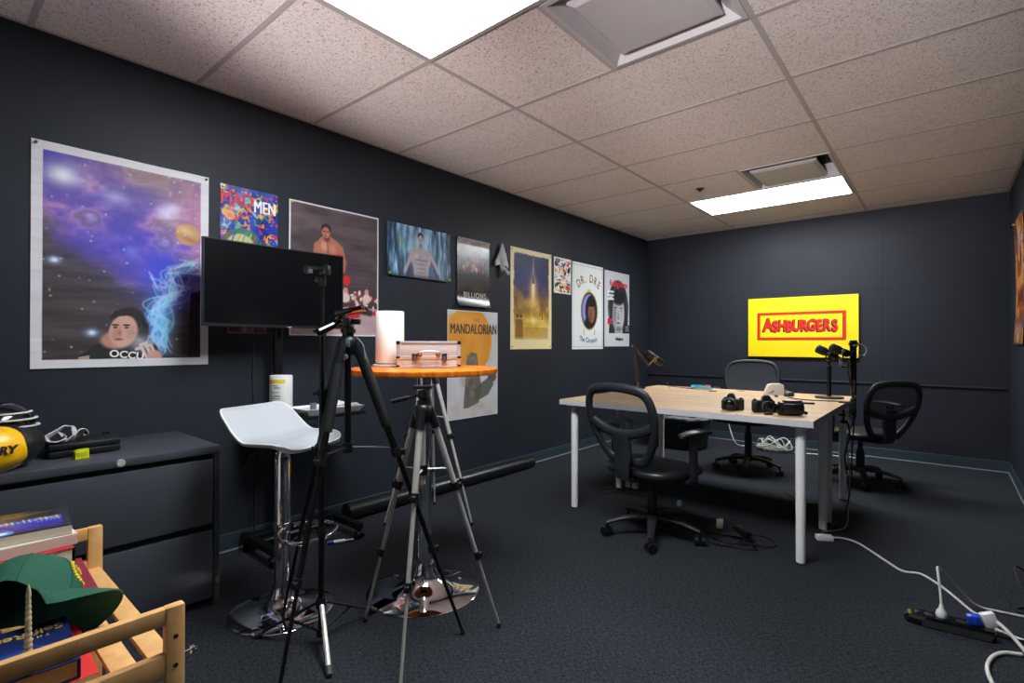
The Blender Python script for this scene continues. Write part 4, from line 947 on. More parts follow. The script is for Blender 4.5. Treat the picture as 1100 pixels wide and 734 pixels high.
def seat_z(u):
    """u -1 lip .. 1 front"""
    return .728 + .118 * _smooth(min(max((-u - .0) / 1.0, 0), 1)) ** 1.0 - .030 * max(0, (u - .55) / .45) ** 2 + .004 * max(0, u)
def seat_pt(u, v, top=True, inset=0.0):
    c_ = .18; x = u * (.188 - inset); y = v * (.188 - inset) * (1 - .07 * u * u * abs(v))
    th = 0.030 * (1 - .55 * max(abs(u), abs(v)) ** 8)
    z = seat_z(u) + (th / 2 if top else -th / 2); return Vector((x, y, z))
NU, NV = 28, 24
b = BM()
def sq(u, v):                                                      # rounded-square mapping
    k_ = 1 - .12 * (abs(u * v)) ** 5; return u * k_, v * k_
g = {}
for s_ in (0, 1):
    for i in range(NU + 1):
        for j in range(NV + 1):
            u, v = sq(-1 + 2 * i / NU, -1 + 2 * j / NV); g[s_, i, j] = b.verts.new(seat_pt(u, v, s_ == 1))
for s_ in (0, 1):
    for i in range(NU):
        for j in range(NV):
            q = (g[s_, i, j], g[s_, i + 1, j], g[s_, i + 1, j + 1], g[s_, i, j + 1]); b.faces.new(q if s_ else q[::-1])
bd = [(i, 0) for i in range(NU)] + [(NU, j) for j in range(NV)] + [(i, NV) for i in range(NU, 0, -1)] + [(0, j) for j in range(NV, 0, -1)]
for k in range(len(bd)):
    p, q = bd[k], bd[(k + 1) % len(bd)]; b.faces.new((g[1, p[0], p[1]], g[0, p[0], p[1]], g[0, q[0], q[1]], g[1, q[0], q[1]]))
st = obj('seat', b, M_whitevinyl, t, smooth=60)
b = BM(); pts = []
for p in bd:
    u, v = sq(-1 + 2 * p[0] / NU, -1 + 2 * p[1] / NV); q = seat_pt(u, v, True); q.z -= .003; pts.append(q)
tube(b, pts, .0042, 6, True); obj('piping', b, M_white, st, smooth=60)

# ------------------------------------------------------------------ monitor on its rolling stand
t = thing('monitor_stand', 'black rolling monitor stand with casters and a small shelf', 'stand', (.17, 1.33, 0))
b = BM(); rod(b, (.12, 1.335, .09), (.12, 1.335, 1.45), .026, n=20); obj('pole', b, M_black_metal, t, True, 50)
b = BM(); box(b, (.09, 1.17, .065), (.15, 1.70, .10), .006); obj('cross_bar', b, M_black_metal, t, True)
for y in (1.175, 1.66):
    b = BM(); box(b, (.03, y, .055), (.40, y + .045, .09), .006); obj('foot', b, M_black_metal, t, True)
    for x in (.055, .385):
        b = BM(); yy = y + .022
        rod(b, (x, yy - .022, .024), (x, yy - .006, .024), .0235, n=18); rod(b, (x, yy + .006, .024), (x, yy + .022, .024), .0235, n=18); rod(b, (x, yy - .02, .024), (x, yy + .02, .024), .006); box(b, (x - .012, yy - .004, .02), (x + .012, yy + .004, .058)); cs = obj('caster', b, M_black, t, True, 40)
        b = BM(); rod(b, (x, yy - .0245, .024), (x, yy - .0215, .024), .007); rod(b, (x, yy + .0215, .024), (x, yy + .0245, .024), .007); o_ = obj('wheel_cap', b, M_chrome, cs, False); o_.data.transform(_world(cs).inverted())
b = BM(); box(b, (.10, 1.16, .722), (.43, 1.70, .738), .004); obj('shelf', b, M_black_metal, t, True)
b = BM(); box(b, (.095, 1.28, .66), (.15, 1.39, .725), .004); obj('shelf_clamp', b, M_black, t, True)
b = BM(); box(b, (.13, 1.24, 1.32), (.165, 1.43, 1.52), .004); obj('mount_plate', b, M_black_metal, t, True)

t = thing('monitor', 'wide black flat monitor hung on the rolling stand in front of posters', 'monitor', (.2, 1.30, 1.2))
TY0, TY1, TZ0, TZ1, TX = .918, 1.670, 1.207, 1.640, .222
def bow(y, z): return TX + .012 * ((y - 1.294) / .376) ** 2
def bowed(bm, y0, y1, z0, z1, x0, x1, n=16):
    rings = []
    for i in range(n + 1):
        y = y0 + (y1 - y0) * i / n; q = bow(y, 0); rings.append([Vector((q + x0, y, z0)), Vector((q + x1, y, z0)), Vector((q + x1, y, z1)), Vector((q + x0, y, z1))])
    ring_loft(bm, rings)
b = BM(); bowed(b, TY0, TY1, TZ0, TZ1, -.022, 0); obj('housing', b, M_black, t, True)
b = BM(); bowed(b, TY0 + .006, TY1 - .006, TZ0 + .016, TZ1 - .006, -.001, .0015); obj('screen', b, mat('screen_glass', (8, 10, 13), .22, spec=.4), t, True, 30)
b = BM(); bowed(b, TY0, TY1, TZ0, TZ0 + .014, 0, .004); bz = obj('bezel', b, M_black, t, True)
b = BM(); box(b, (TX + .004, 1.335, TZ0 + .001), (TX + .007, 1.36, TZ0 + .006)); obj('logo_plate', b, mat('grey_logo', (170, 172, 176), .4), t, True)
b = BM(); box(b, (.165, 1.15, 1.27), (.205, 1.44, 1.56), .012); obj('rear_case', b, M_black, t, True)
b = BM(); tube(b, cr([(.19, 1.19, 1.24), (.14, 1.2, 1.12), (.10, 1.205, .95), (.08, 1.22, .78), (.06, 1.24, .5), (.05, 1.24, .1), (.05, 1.3, .008)], 6), .0035, 6)
solo('cable', b, M_cord_b, 'thin black cable hanging down behind the monitor', 'cable', (.05, 1.3, .004), smooth=60)

t = thing('canister', 'white cylindrical canister with yellow band on the monitor stand shelf', 'canister', (.30, 1.268, .739))
b = BM(); lathe(b, [(.0, .739), (.054, .739), (.056, .742), (.056, .948), (.054, .955), (.0, .955)], (.30, 1.268, 0), 36); obj('body', b, M_white, t, True, 40)
def wrap(z0, z1, a0, a1, m, name, r=.0565):
    b = BM(); pts = [(r * math.cos(a0 + (a1 - a0) * k / 20), r * math.sin(a0 + (a1 - a0) * k / 20)) for k in range(21)]
    lo = [b.verts.new((.30 + x, 1.268 + y, z0)) for x, y in pts]; hi = [b.verts.new((.30 + x, 1.268 + y, z1)) for x, y in pts]
    for k in range(20): b.faces.new((lo[k], lo[k + 1], hi[k + 1], hi[k]))
    return obj(name, b, m, t, True, 60)
wrap(.916, .935, -1.9, -.1, mat('label_yellow', (236, 204, 20), .5), 'yellow_band')
b = BM()
for z, a0, a1 in ((.903, -1.3, -.75), (.895, -1.1, -.55), (.889, -1.1, -.55), (.868, -1.4, -.6), (.852, -1.1, -.55), (.846, -1.3, -.5), (.836, -1.3, -.5), (.90, .1, .16), (.89, .1, .16), (.88, .1, .16)):
    pts = [(.0567 * math.cos(a0 + (a1 - a0) * k / 10), .0567 * math.sin(a0 + (a1 - a0) * k / 10)) for k in range(11)]
    lo = [b.verts.new((.30 + x, 1.268 + y, z)) for x, y in pts]; hi = [b.verts.new((.30 + x, 1.268 + y, z + .0035)) for x, y in pts]
    for k in range(10): b.faces.new((lo[k], lo[k + 1], hi[k + 1], hi[k]))
obj('label_print', b, mat('label_grey', (110, 122, 134), .5), t, True)

t = thing('tray', 'shallow white tray of small blue and white bits on the stand shelf', 'tray', (.31, 1.52, .739))
b = BM(); q = lambda ix, z: [Vector((.20 + ix, 1.345 + ix, z)), Vector((.425 - ix, 1.345 + ix, z)), Vector((.425 - ix, 1.69 - ix, z)), Vector((.20 + ix, 1.69 - ix, z))]
ring_loft(b, [q(.02, .7395), q(0, .772), q(.005, .772), q(.023, .743)]); obj('body', b, M_white, t, True)
A = Art(60, 1.0, (206, 212, 220)); rng = np.random.default_rng(7)
for k in range(70):
    x, y = rng.random(2); A.ell(x, y, .02 + .05 * rng.random(), .02 + .04 * rng.random(), [(60, 100, 180), (230, 232, 236), (120, 150, 200), (230, 232, 236)][rng.integers(4)], .2)
s_ = sheet('blue_print', A, None, .18, .28, Matrix.Translation((.315, 1.52, .758)), None, M_print_satin, .0012, t)
M_grey = mat('grey_plastic', (96, 106, 116), .4)
b = BM(); lathe(b, [(.0, 0), (.016, 0), (.017, .002), (.017, .03), (.015, .032), (0, .032)], (.315, 1.44, .763), 20); solo('film_canister', b, M_grey, 'small grey cylinder cap standing in the white tray', 'cap', (.315, 1.44, .763), smooth=40)
b = BM(); obox(b, (.25, 1.61, .776), (.07, .10, .016), (0, R(8), R(12)), .004); solo('white_packet', b, M_white, 'flat white packet lying at the back of the tray', 'packet', (.25, 1.61, .768), smooth=40)
b = BM(); obox(b, (.37, 1.64, .774), (.05, .07, .012), (R(6), 0, R(-15)), .004); solo('silver_clip', b, M_alu, 'small silvery piece at the right end of the tray', 'clip', (.37, 1.64, .768), smooth=40)
b = BM(); obox(b, (.395, 1.33, .749), (.05, .03, .018), (0, 0, R(25)), .004); solo('black_wedge', b, M_black, 'small black piece on the shelf between canister and tray', 'box', (.395, 1.33, .74), smooth=40)

# ------------------------------------------------------------------ round bar table and what stands on it
BX, BY, BT = 1.140, 1.53, 1.013
t = thing('bar_table', 'round orange-topped bar table on a chrome column and disc base', 'table', (BX, BY, 0))
b = BM(); lathe(b, [(.253, 0), (.254, .005), (.246, .010), (.17, .020), (.10, .042), (.066, .075), (.05, .11), (.046, .125), (0, .125)], n=72); obj('base', b, M_chrome, t, smooth=50)
b = BM(); lathe(b, [(.036, .115), (.036, .978)], n=32); obj('column', b, M_chrome, t, smooth=50)
b = BM(); lathe(b, [(.0, .972), (.11, .972), (.11, .986), (0, .986)], n=32); obj('top_plate', b, M_black_metal, t, smooth=40)
b = BM(); lathe(b, [(.0, .987), (.325, .987), (.333, .990), (.3345, .999), (.333, 1.010), (.328, BT), (0, BT)], n=96); obj('tabletop', b, M_orange, t, smooth=40)
t = thing('paper_towel', 'white paper towel roll standing on a flat holder on the orange table', 'paper towel', (.905, 1.512, BT))
b = BM(); lathe(b, [(.022, .016), (.066, .016), (.068, .02), (.067, .262), (.065, .265), (.022, .265)], n=40); obj('roll', b, M_paper, t, smooth=40)
b = BM(); lathe(b, [(0, 0), (.078, 0), (.08, .004), (.078, .010), (.02, .014), (0, .014)], n=40); obj('holder_base', b, M_alu, t, smooth=40)
b = BM(); lathe(b, [(.019, .014), (.019, .266), (0.0, .266)], n=24); obj('core', b, mat('cardboard', (186, 160, 128), .8), t, smooth=40)
M_grey_d = mat('gunmetal', (92, 92, 96), .35, metal=.4)
# aluminium case with handle, front facing the camera
CR_ = R(53)
t = thing('aluminium_case', 'small aluminium case with handle and two latches on the orange table', 'case', (1.147, 1.545, BT), CR_)
b = BM(); box(b, (-.138, -.07, .004), (.138, .07, .046), .004); obj('lower_shell', b, M_alu, t, smooth=40)
b = BM(); box(b, (-.138, -.07, .048), (.138, .07, .118), .004); obj('lid', b, M_alu, t, smooth=40)
b = BM()
for z0, z1 in ((.001, .013), (.040, .047), (.0475, .055), (.109, .121)):
    box(b, (-.141, -.073, z0), (.141, .073, z1), .002)
for x in (-1, 1):
    for y in (-1, 1): box(b, (x * .132 - .009, y * .064 - .009, .002), (x * .132 + .009, y * .064 + .009, .12), .002)
obj('edge_trim', b, mat('polished_alu', (205, 206, 208), .3, metal=.45), t, smooth=40)
for x in (-1, 1):
    for z in (.008, .047, .114):
        b = BM(); box(b, (x * .1345 - .0085, -.0755, z - .008), (x * .1345 + .0085, -.056, z + .008), .003); obj('corner_cap', b, M_black if z > .1 else M_chrome, t, smooth=40)
b = BM(); tube(b, cr([(-.04, -.075, .062), (-.039, -.098, .068), (-.030, -.104, .074), (0, -.106, .076), (.030, -.104, .074), (.039, -.098, .068), (.04, -.075, .062)], 5), .005, 8); h_ = obj('handle', b, M_silver, t, smooth=50)
for x in (-.04, .04):
    b = BM(); box(b, (x - .009, -.077, .054), (x + .009, -.073, .07), .001); obj('handle_mount', b, M_chrome, h_)
for x in (-.062, .068):
    b = BM(); box(b, (x - .012, -.0765, .036), (x + .012, -.0725, .066), .001); l_ = obj('latch', b, M_chrome, t)
    b = BM(); box(b, (x - .008, -.080, .030), (x + .008, -.0765, .055), .001); obj('hasp', b, M_grey_d, l_)
    b = BM(); rod(b, (x, -.0765, .058), (x, -.079, .058), .005); obj('keyhole', b, M_black_metal, l_)
    if x < 0: b = BM(); box(b, (x - .006, -.0775, .062), (x + .006, -.0765, .068)); obj('tag', b, mat('orange_tag', (236, 120, 30), .5), l_)

# ------------------------------------------------------------------ tripods and light stand
def tripod(name, label, c, feet, apex, sp_z, col_bot, mt_leg, mt_joint, r0, head, foam=False, knees=(.0, .40, .70), group=None):
    t = thing(name, label, 'tripod', (c[0], c[1], 0), 0, group); C_ = Vector((c[0], c[1], 0))
    b = BM(); rod(b, C_ + Vector((0, 0, col_bot)), C_ + Vector((0, 0, apex + .06)), r0 * .9, n=16); obj('centre_column', b, mt_leg, t, True, 50)
    b = BM(); lathe(b, [(.0, -.045), (.022, -.045), (.032, -.02), (.034, .0), (.030, .018), (.02, .026), (0, .026)], C_ + Vector((0, 0, apex)), 24); sh = obj('shoulder', b, mt_joint, t, True, 50)
    b = BM(); lathe(b, [(.0, -.02), (.018, -.02), (.019, .016), (0, .016)], C_ + Vector((0, 0, sp_z)), 18); hub = obj('spreader_hub', b, mt_joint, t, True, 50)
    for f in feet:
        F = Vector((f[0], f[1], 0.012)); d = (F - C_); d.z = 0; d.normalize()
        P0 = C_ + d * .034 + Vector((0, 0, apex - .012)); ln = F - P0
        s_ = Vector((-d.y, d.x, 0))
        b = BM(); k1, k2 = P0 + ln * knees[1], P0 + ln * knees[2]
        rod(b, P0, k1, r0, r0, 14); lg = obj('leg', b, mt_leg, t, True, 50)
        def sub(nm, bb, m): o = obj(nm, bb, m, lg, False, 50); o.data.transform(_world(lg).inverted()); return o
        b = BM(); rod(b, k1 - ln * .02, k2, r0 * .72, n=12); sub('middle_section', b, mt_leg)
        b = BM(); rod(b, k2 - ln * .02, F, r0 * .5, n=10); sub('lower_section', b, mt_leg)
        for k, rr in ((k1, r0 * 1.45), (k2, r0 * 1.15)):
            b = BM(); u_ = ln.normalized(); rod(b, k - u_ * .016, k + u_ * .014, rr, n=12); obox(b, k + d * rr * .9, (rr * 1.4, rr * 1.2, .022), (0, 0, math.atan2(d.y, d.x)), .002); sub('clamp', b, mt_joint)
        b = BM(); ball(b, F, (.009, .009, .012)); sub('foot', b, M_black_soft)
        b = BM(); rod(b, P0 + Vector((0, 0, .02)) - d * .01, P0 + ln * .06, r0 * 1.45, n=12); sub('leg_socket', b, mt_joint)
        if foam: b = BM(); rod(b, P0 + ln * .06, P0 + ln * .27, r0 * 1.5, n=14); sub('foam_grip', b, M_black_soft)
        zt = (P0.z - sp_z + .0) / (P0.z - F.z); A_ = P0 + ln * min(zt * 1.02, .95)
        b = BM(); tube(b, [C_ + Vector((0, 0, sp_z)) + d * .012, A_], r0 * .5, 8, nrm=(0, 0, 1), flat=.6); obj('spreader_arm', b, mt_leg if mt_leg is M_silver else mt_joint, t, True, 50)
    head(t, C_ + Vector((0, 0, apex)))
    return t
CAMDIR = Vector((.646, -.763, 0)); CAMR = Vector((.763, .646, 0))
def head_black(t, P):
    b = BM(); rod(b, P + Vector((0, 0, .02)), P + Vector((0, 0, .06)), .021, n=18); rod(b, P + Vector((0, 0, .038)), P + Vector((0, 0, .052)), .027, n=18); h = obj('pan_head', b, M_black, t, True, 40)
    b = BM(); obox(b, P + Vector((0, 0, .075)) , (.03, .06, .036), (0, 0, R(40)), .006); rod(b, P + Vector((0, 0, .078)) - CAMR * .02, P + Vector((0, 0, .078)) + CAMR * .045, .010); o = obj('tilt_block', b, M_black, h, False, 40); o.data.transform(_world(h).inverted())
    b = BM(); m = Matrix.Translation(P + Vector((0, 0, .115)) + CAMR * .005) @ Euler((R(-6), R(-12), R(40))).to_matrix().to_4x4(); box(b, (-.048, -.028, -.006), (.056, .028, .010), .004, m=m); box(b, (-.05, -.03, -.026), (-.02, .03, -.004), .006, m=m); o = obj('quick_release_plate', b, M_black_gloss, h, False, 40); o.data.transform(_world(h).inverted())
    b = BM(); a_, e_ = P + Vector((0, 0, .078)) - CAMR * .028, P + Vector((0, 0, .036)) - CAMR * .085 + CAMDIR * .07; tube(b, [a_, a_.lerp(e_, .3), a_.lerp(e_, .32), e_.lerp(a_, .03), e_], [.006, .007, .0135, .0155, .012], 12); obj('pan_handle', b, M_black_gloss, t, True, 40)
    b = BM(); tube(b, cr([P + CAMR * .03 + Vector((0, 0, .02)), P + CAMR * .055 + Vector((0, 0, -.01)), P + CAMR * .062 + Vector((0, 0, -.06))], 5), .004, 8); obj('wire_loop', b, M_grey, t, True, 40)
    b = BM(); obox(b, P + CAMR * .01 + CAMDIR * .034 + Vector((0, 0, .0)), (.014, .014, .03), (0, 0, R(40)), .003); rod(b, P + CAMDIR * .03 + Vector((0, 0, -.05)), P + CAMDIR * .05 + Vector((0, 0, -.05)), .011); obj('crank_lock', b, M_grey, t, True, 40)
tripod('tripod', 'black camera tripod with padded legs and pan handle, nearest the bar stool', (1.28, 1.05), [(1.384, .741), (.917, .982), (1.537, 1.39)], 1.125, .742, .735, M_black_metal, M_black, .0135, head_black, foam=True, knees=(0, .36, .70))
def head_silver(t, P):
    b = BM(); rod(b, P + Vector((0, 0, .02)), P + Vector((0, 0, .05)), .016, n=16); rod(b, P + Vector((0, 0, .028)), P + Vector((0, 0, .04)), .022); obox(b, P + Vector((0, 0, .062)), (.034, .034, .03), (0, 0, R(30)), .005); h = obj('pan_head', b, M_black, t, True, 40)
    b = BM(); obox(b, P + Vector((0, 0, .089)), (.07, .045, .012), (0, 0, R(40)), .003); o = obj('quick_release_plate', b, M_black, h, False, 40); o.data.transform(_world(h).inverted())
    b = BM(); a_, e_ = P + Vector((0, 0, .06)) - CAMR * .012, P + Vector((0, 0, .035)) - CAMR * .115 + CAMDIR * .01; tube(b, [a_, a_.lerp(e_, .38), a_.lerp(e_, .4), e_], [.0045, .0045, .0085, .0095], 10); obj('pan_handle', b, M_black, t, True, 40)
tripod('tripod', 'silver camera tripod in front of the orange table column', (1.471, 1.246), [(1.177, 1.195), (1.623, 1.028), (1.614, 1.515)], .872, .655, .60, M_silver, M_black, .0115, head_silver, knees=(0, .33, .66))
tripod('tripod', 'silver camera tripod standing behind the orange table by the wall', (.43, 2.18), [(.239, 2.383), (.732, 2.254), (.323, 1.903)], .93, .66, .58, M_silver, M_black, .0125, head_silver, knees=(0, .42, .72))

t = thing('light_stand', 'thin black light stand with phone clamp on top beside the stool', 'light stand', (1.179, 1.004, 0)); C_ = Vector((1.179, 1.004, 0))
b = BM(); rod(b, C_ + Vector((0, 0, .03)), C_ + Vector((0, 0, .95)), .011, n=14); rod(b, C_ + Vector((0, 0, .94)), C_ + Vector((0, 0, 1.18)), .0085, n=12); rod(b, C_ + Vector((0, 0, 1.17)), C_ + Vector((0, 0, 1.37)), .0065, n=12); obj('pole', b, M_black_metal, t, True, 50)
for z in (.935, 1.17, .42):
    b = BM(); lathe(b, [(0, -.018), (.0155, -.018), (.0165, 0), (.0155, .018), (0, .018)], C_ + Vector((0, 0, z)), 16); rod(b, C_ + Vector((0, 0, z)) - CAMR * .012, C_ + Vector((0, 0, z)) - CAMR * .032, .0075); cl = obj('collar', b, M_black, t, True, 40)
b = BM(); lathe(b, [(0, -.02), (.018, -.02), (.02, 0), (.016, .02), (0, .02)], C_ + Vector((0, 0, .155)), 16); obj('leg_hub', b, M_black, t, True, 40)
b = BM(); lathe(b, [(0, -.014), (.016, -.014), (.016, .014), (0, .014)], C_ + Vector((0, 0, .045)), 16); obj('brace_hub', b, M_black, t, True, 40)
for k, f in enumerate(((1.383, .92), (.957, .862), (1.141, 1.268))):
    F = Vector((f[0], f[1], .009)); P0 = C_ + Vector((0, 0, .155)); d = (F - P0)
    b = BM(); tube(b, [P0 + Vector((d.x, d.y, 0)).normalized() * .012, F], .0085, 8, flat=.6, nrm=(0, 0, 1)); lg = obj('leg', b, M_silver if k == 0 else M_black_metal, t, True, 50)
    b = BM(); rod(b, F - d.normalized() * .03, F, .0105); o = obj('foot', b, mat('grey_rubber', (70, 72, 74), .7), lg, False, 40); o.data.transform(_world(lg).inverted())
    b = BM(); rod(b, C_ + Vector((0, 0, .045)), P0 + d * .5, .005); obj('brace', b, M_black_metal, t, True, 50)
P = C_ + Vector((0, 0, 1.37))
b = BM(); ball(b, P + Vector((0, 0, .012)), .013); rod(b, P + Vector((0, 0, -.03)), P + Vector((0, 0, 0)), .013); obox(b, P - CAMR * .012 + Vector((0, 0, -.01)), (.03, .016, .02), (0, R(20), R(40)), .003); bh = obj('ball_joint', b, M_black, t, True, 40)
b = BM(); obox(b, P - CAMR * .02 + Vector((0, 0, .036)), (.085, .018, .010), (0, R(4), R(40)), .002); obox(b, P + CAMR * .018 + Vector((0, 0, .028)), (.018, .03, .034), (0, 0, R(40)), .003); obox(b, P - CAMR * .06 + Vector((0, 0, .030)), (.008, .03, .026), (0, 0, R(40)), .002); pc = obj('phone_clamp', b, M_black, t, True, 40)
b = BM(); obox(b, P - CAMR * .04 + CAMDIR * .012 + Vector((0, 0, .022)), (.016, .004, .014), (0, 0, R(40)), .001); o = obj('clip_pad', b, M_grey, pc, False); o.data.transform(_world(pc).inverted())

# rolled backdrop along the baseboard
t = thing('backdrop_tube', 'long black rolled backdrop lying along the left baseboard', 'tube', (.085, 2.75, 0))
a_, e_ = Vector((.070, 1.80, .055)), Vector((.085, 3.67, .051))
b = BM(); tube(b, [a_, a_.lerp(e_, .03), a_.lerp(e_, .35), a_.lerp(e_, .7), e_], [.0545, .053, .053, .051, .050], 28); obj('roll', b, mat('black_vinyl_roll', (24, 27, 31), .32, bump=.1, bscale=40), t, True, 40)
b = BM(); rod(b, a_ + Vector((0, -.003, 0)), a_ + Vector((0, .012, 0)), .0548, n=28); obj('end_cap', b, M_black, t, True, 40)
b = BM(); tube(b, [a_.lerp(e_, .02) + Vector((.03, 0, .034)), e_ + Vector((.022, -.2, .036))], .002, 5); obj('edge_seam', b, M_black_gloss, t, True)
b = BM(); mk_ = [(.52, 1.60, .012), (.46, 1.66, .012)]
t = thing('marker', 'blue and white marker lying on the floor behind the black tripod', 'marker', (.355, 1.56, 0)); q0, q1 = Vector((.335, 1.515, .011)), Vector((.375, 1.60, .011))
b = BM(); rod(b, q0, q0.lerp(q1, .35), .011, n=14); obj('cap', b, mat('blue_plastic', (30, 60, 150), .4), t, True, 40)
b = BM(); rod(b, q0.lerp(q1, .35), q1, .010, n=14); rod(b, q1, q1 + (q1 - q0) * .5, .004, n=10); obj('barrel', b, M_white, t, True, 40)


# ------------------------------------------------------------------ the two tables pushed together
TT = 0.7436
def make_table(label, loc):
    t = thing('table', label, 'table', loc, 0, 'white-legged tables pushed together')
    w2, d2 = .760, .392
    b = BM(); box(b, (-w2, -d2, .7090), (w2, d2, TT - .0012), .0015); obj('edge_band', b, M_tedge, t)
    b = BM(); box(b, (-w2 + .0005, -d2 + .0005, TT - .0012), (w2 - .0005, d2 - .0005, TT)); obj('tabletop', b, M_oak, t)
    for sx in (-1, 1):
        for sy in (-1, 1):
            x, y = sx * (w2 - .072), sy * (d2 - .082)
            b = BM(); lathe(b, [(0, .006), (.0215, .006), (.0225, .02), (.025, .68), (.025, .7)], (x, y, 0), 28); lg = obj('leg', b, M_white_metal, t, smooth=40)
            b = BM(); lathe(b, [(0, 0), (.021, 0), (.022, .007), (0, .007)], (x, y, 0), 24); obj('foot', b, M_black_soft, lg, smooth=40)
            b = BM(); box(b, (x - .04, y - .04, .7), (x + .04, y + .04, .709), .002); obj('mounting_plate', b, M_white_metal, t)
    return t
T1 = make_table('white-legged oak table nearest the camera, carrying the three cameras', (1.706, 3.274, 0))
dup(T1, (1.706, 4.060, 0), 0, 'white-legged oak table behind the first, carrying the microphones and white dock')

# ------------------------------------------------------------------ office chairs
M_mesh_dense = mesh_fabric('chair_mesh_dense', (36, 42, 48), .88)
def make_chair(label, loc, rz, dz=0.0, full=False):
    """faces local +Y; seat top 0.455 + dz"""
    t = thing('office_chair', label, 'office chair', loc, rz, 'black mesh-back office chairs')
    for k in range(5):
        a = PI / 2 + 2 * PI * k / 5 - .02; d = Vector((math.cos(a), math.sin(a), 0)); n_ = Vector((-d.y, d.x, 0)); Z = Vector((0, 0, 1)); rings = []
        for s_, z, wd, h in ((.02, .112, .030, .032), (.10, .112, .027, .028), (.18, .102, .022, .024), (.25, .084, .018, .02), (.275, .075, .016, .018)):
            c = d * s_ + Z * z; rings.append([c + n_ * wd * math.cos(q) * 1.0 + Z * h * math.sin(q) * .62 for q in [2 * PI * i / 12 for i in range(12)]])
        b = BM(); ring_loft(b, rings); lg = obj('base_leg', b, M_chair, t, smooth=50)
        b = BM(); c = d * .268; ax_ = (d + n_ * .55).normalized(); px_ = Vector((-ax_.y, ax_.x, 0))
        for s_ in (-1, 1):
            rod(b, c + ax_ * s_ * .008 + Z * .027, c + ax_ * s_ * .027 + Z * .027, .0265, n=20)
        rod(b, c + Z * .03, c + Z * .07, .009, n=10); rod(b, c - ax_ * .02 + Z * .027, c + ax_ * .02 + Z * .027, .008)
        obj('caster', b, M_black, lg, smooth=40)
    b = BM(); lathe(b, [(0, .085), (.036, .085), (.04, .10), (.038, .135), (.03, .142), (.03, .27 + dz), (.026, .275 + dz), (.026, .30 + dz), (.018, .302 + dz), (.018, .385 + dz)], n=24); obj('gas_lift', b, M_black, t, smooth=40)
    b = BM(); box(b, (-.06, -.13, .375 + dz), (.06, .09, .402 + dz), .01); rod(b, (.05, .02, .385 + dz), (.24, .03, .372 + dz), .006); obox(b, (.25, .03, .372 + dz), (.05, .02, .008)); obj('tilt_mechanism', b, M_black, t, smooth=40)
    # seat cushion: rounded, waterfall front
    rings = []
    for f_, z in ((.80, .402), (.96, .410), (1.0, .428), (.985, .446), (.93, .457), (.78, .462), (.4, .460)):
        row = []
        for k in range(40):
            a = 2 * PI * k / 40; c_, s_ = math.cos(a), math.sin(a); e_ = 2 / 3.4
            x = .245 * f_ * math.copysign(abs(c_) ** e_, c_); y = .235 * f_ * math.copysign(abs(s_) ** e_, s_)
            row.append(Vector((x, y + .01, z + dz - .028 * max(0, (y - .1) / .13) ** 2)))
        rings.append(row)
    b = BM(); ring_loft(b, rings); obj('seat', b, M_leather, t, smooth=60)
    # backrest: D-shaped hoop with a cross bar, mesh and spine
    Y0 = -.225
    def bp(x, z): return Vector((x, Y0 - .24 * (z - .50) - .02 * math.sin(PI * (z - .5) / .5) + .32 * x * x, z + dz))
    outline = [(x, .50 + (z - .50) * .86) for x, z in [(-.12, .515), (-.175, .60), (-.21, .70), (-.225, .80), (-.215, .89), (-.175, .955), (-.09, .978), (0, .982), (.09, .978), (.175, .955), (.215, .89), (.225, .80), (.21, .70), (.175, .60), (.12, .515), (.06, .500), (-.06, .500)]]
    ol = cr([Vector((x, 0, z)) for x, z in outline], 5, True); pts = [bp(p.x, p.z) for p in ol]
    b = BM(); tube(b, pts, .018 if full else .026, 10, True, flat=.6, nrm=(0, 1, 0))
    if not full: tube(b, [bp(x, .655 + 1.3 * (abs(x) ** 2)) for x in [-.205 + .41 * k / 14 for k in range(15)]], [.028] * 15, 10, flat=.55, nrm=(0, 1, 0))
    obj('backrest_frame', b, M_chair, t, smooth=60)
    zs = [.515 + (.905 - .515) * k / 22 for k in range(23)]
    def half(z):
        xs_ = [abs(p.x) for p in ol if abs(p.z - z) < .02]; return (max(xs_) if xs_ else .12) - .008
    b = BM(); grid = [[b.verts.new(bp(half(z) * (-1 + 2 * j / 16), z) + Vector((0, .006, 0))) for j in range(17)] for z in zs if z > (.50 if full else .632)]
    for i in range(len(grid) - 1):
        for j in range(16): b.faces.new((grid[i][j], grid[i][j + 1], grid[i + 1][j + 1], grid[i + 1][j]))
    obj('back_mesh', b, M_mesh_dense if full else M_mesh, t, smooth=60)
    b = BM(); rings = []
    for (y, z, wd, th) in ((-.06, .392, .03, .010), (-.20, .388, .034, .012), (-.262, .41, .042, .014), (-.272, .47, .05, .015), (-.262, .54, .056, .014), (-.275, .60, .058, .012), (-.285, .65, .05, .010)):
        c = Vector((0, y, z + dz)); nrm = Vector((0, 0, 1)) if y > -.22 else (Vector((0, -1, .0)) if z > .43 else Vector((0, -.7, -.7)))
        if y > -.22: nrm = Vector((0, 0, -1))
        rings.append([c + Vector((wd * sx, 0, 0)) + nrm * th * sn for sx, sn in ((-1, -.6), (-.8, -1), (.8, -1), (1, -.6), (1, .6), (.8, 1), (-.8, 1), (-1, .6))])
    ring_loft(b, rings); obj('spine', b, M_chair, t, smooth=50)
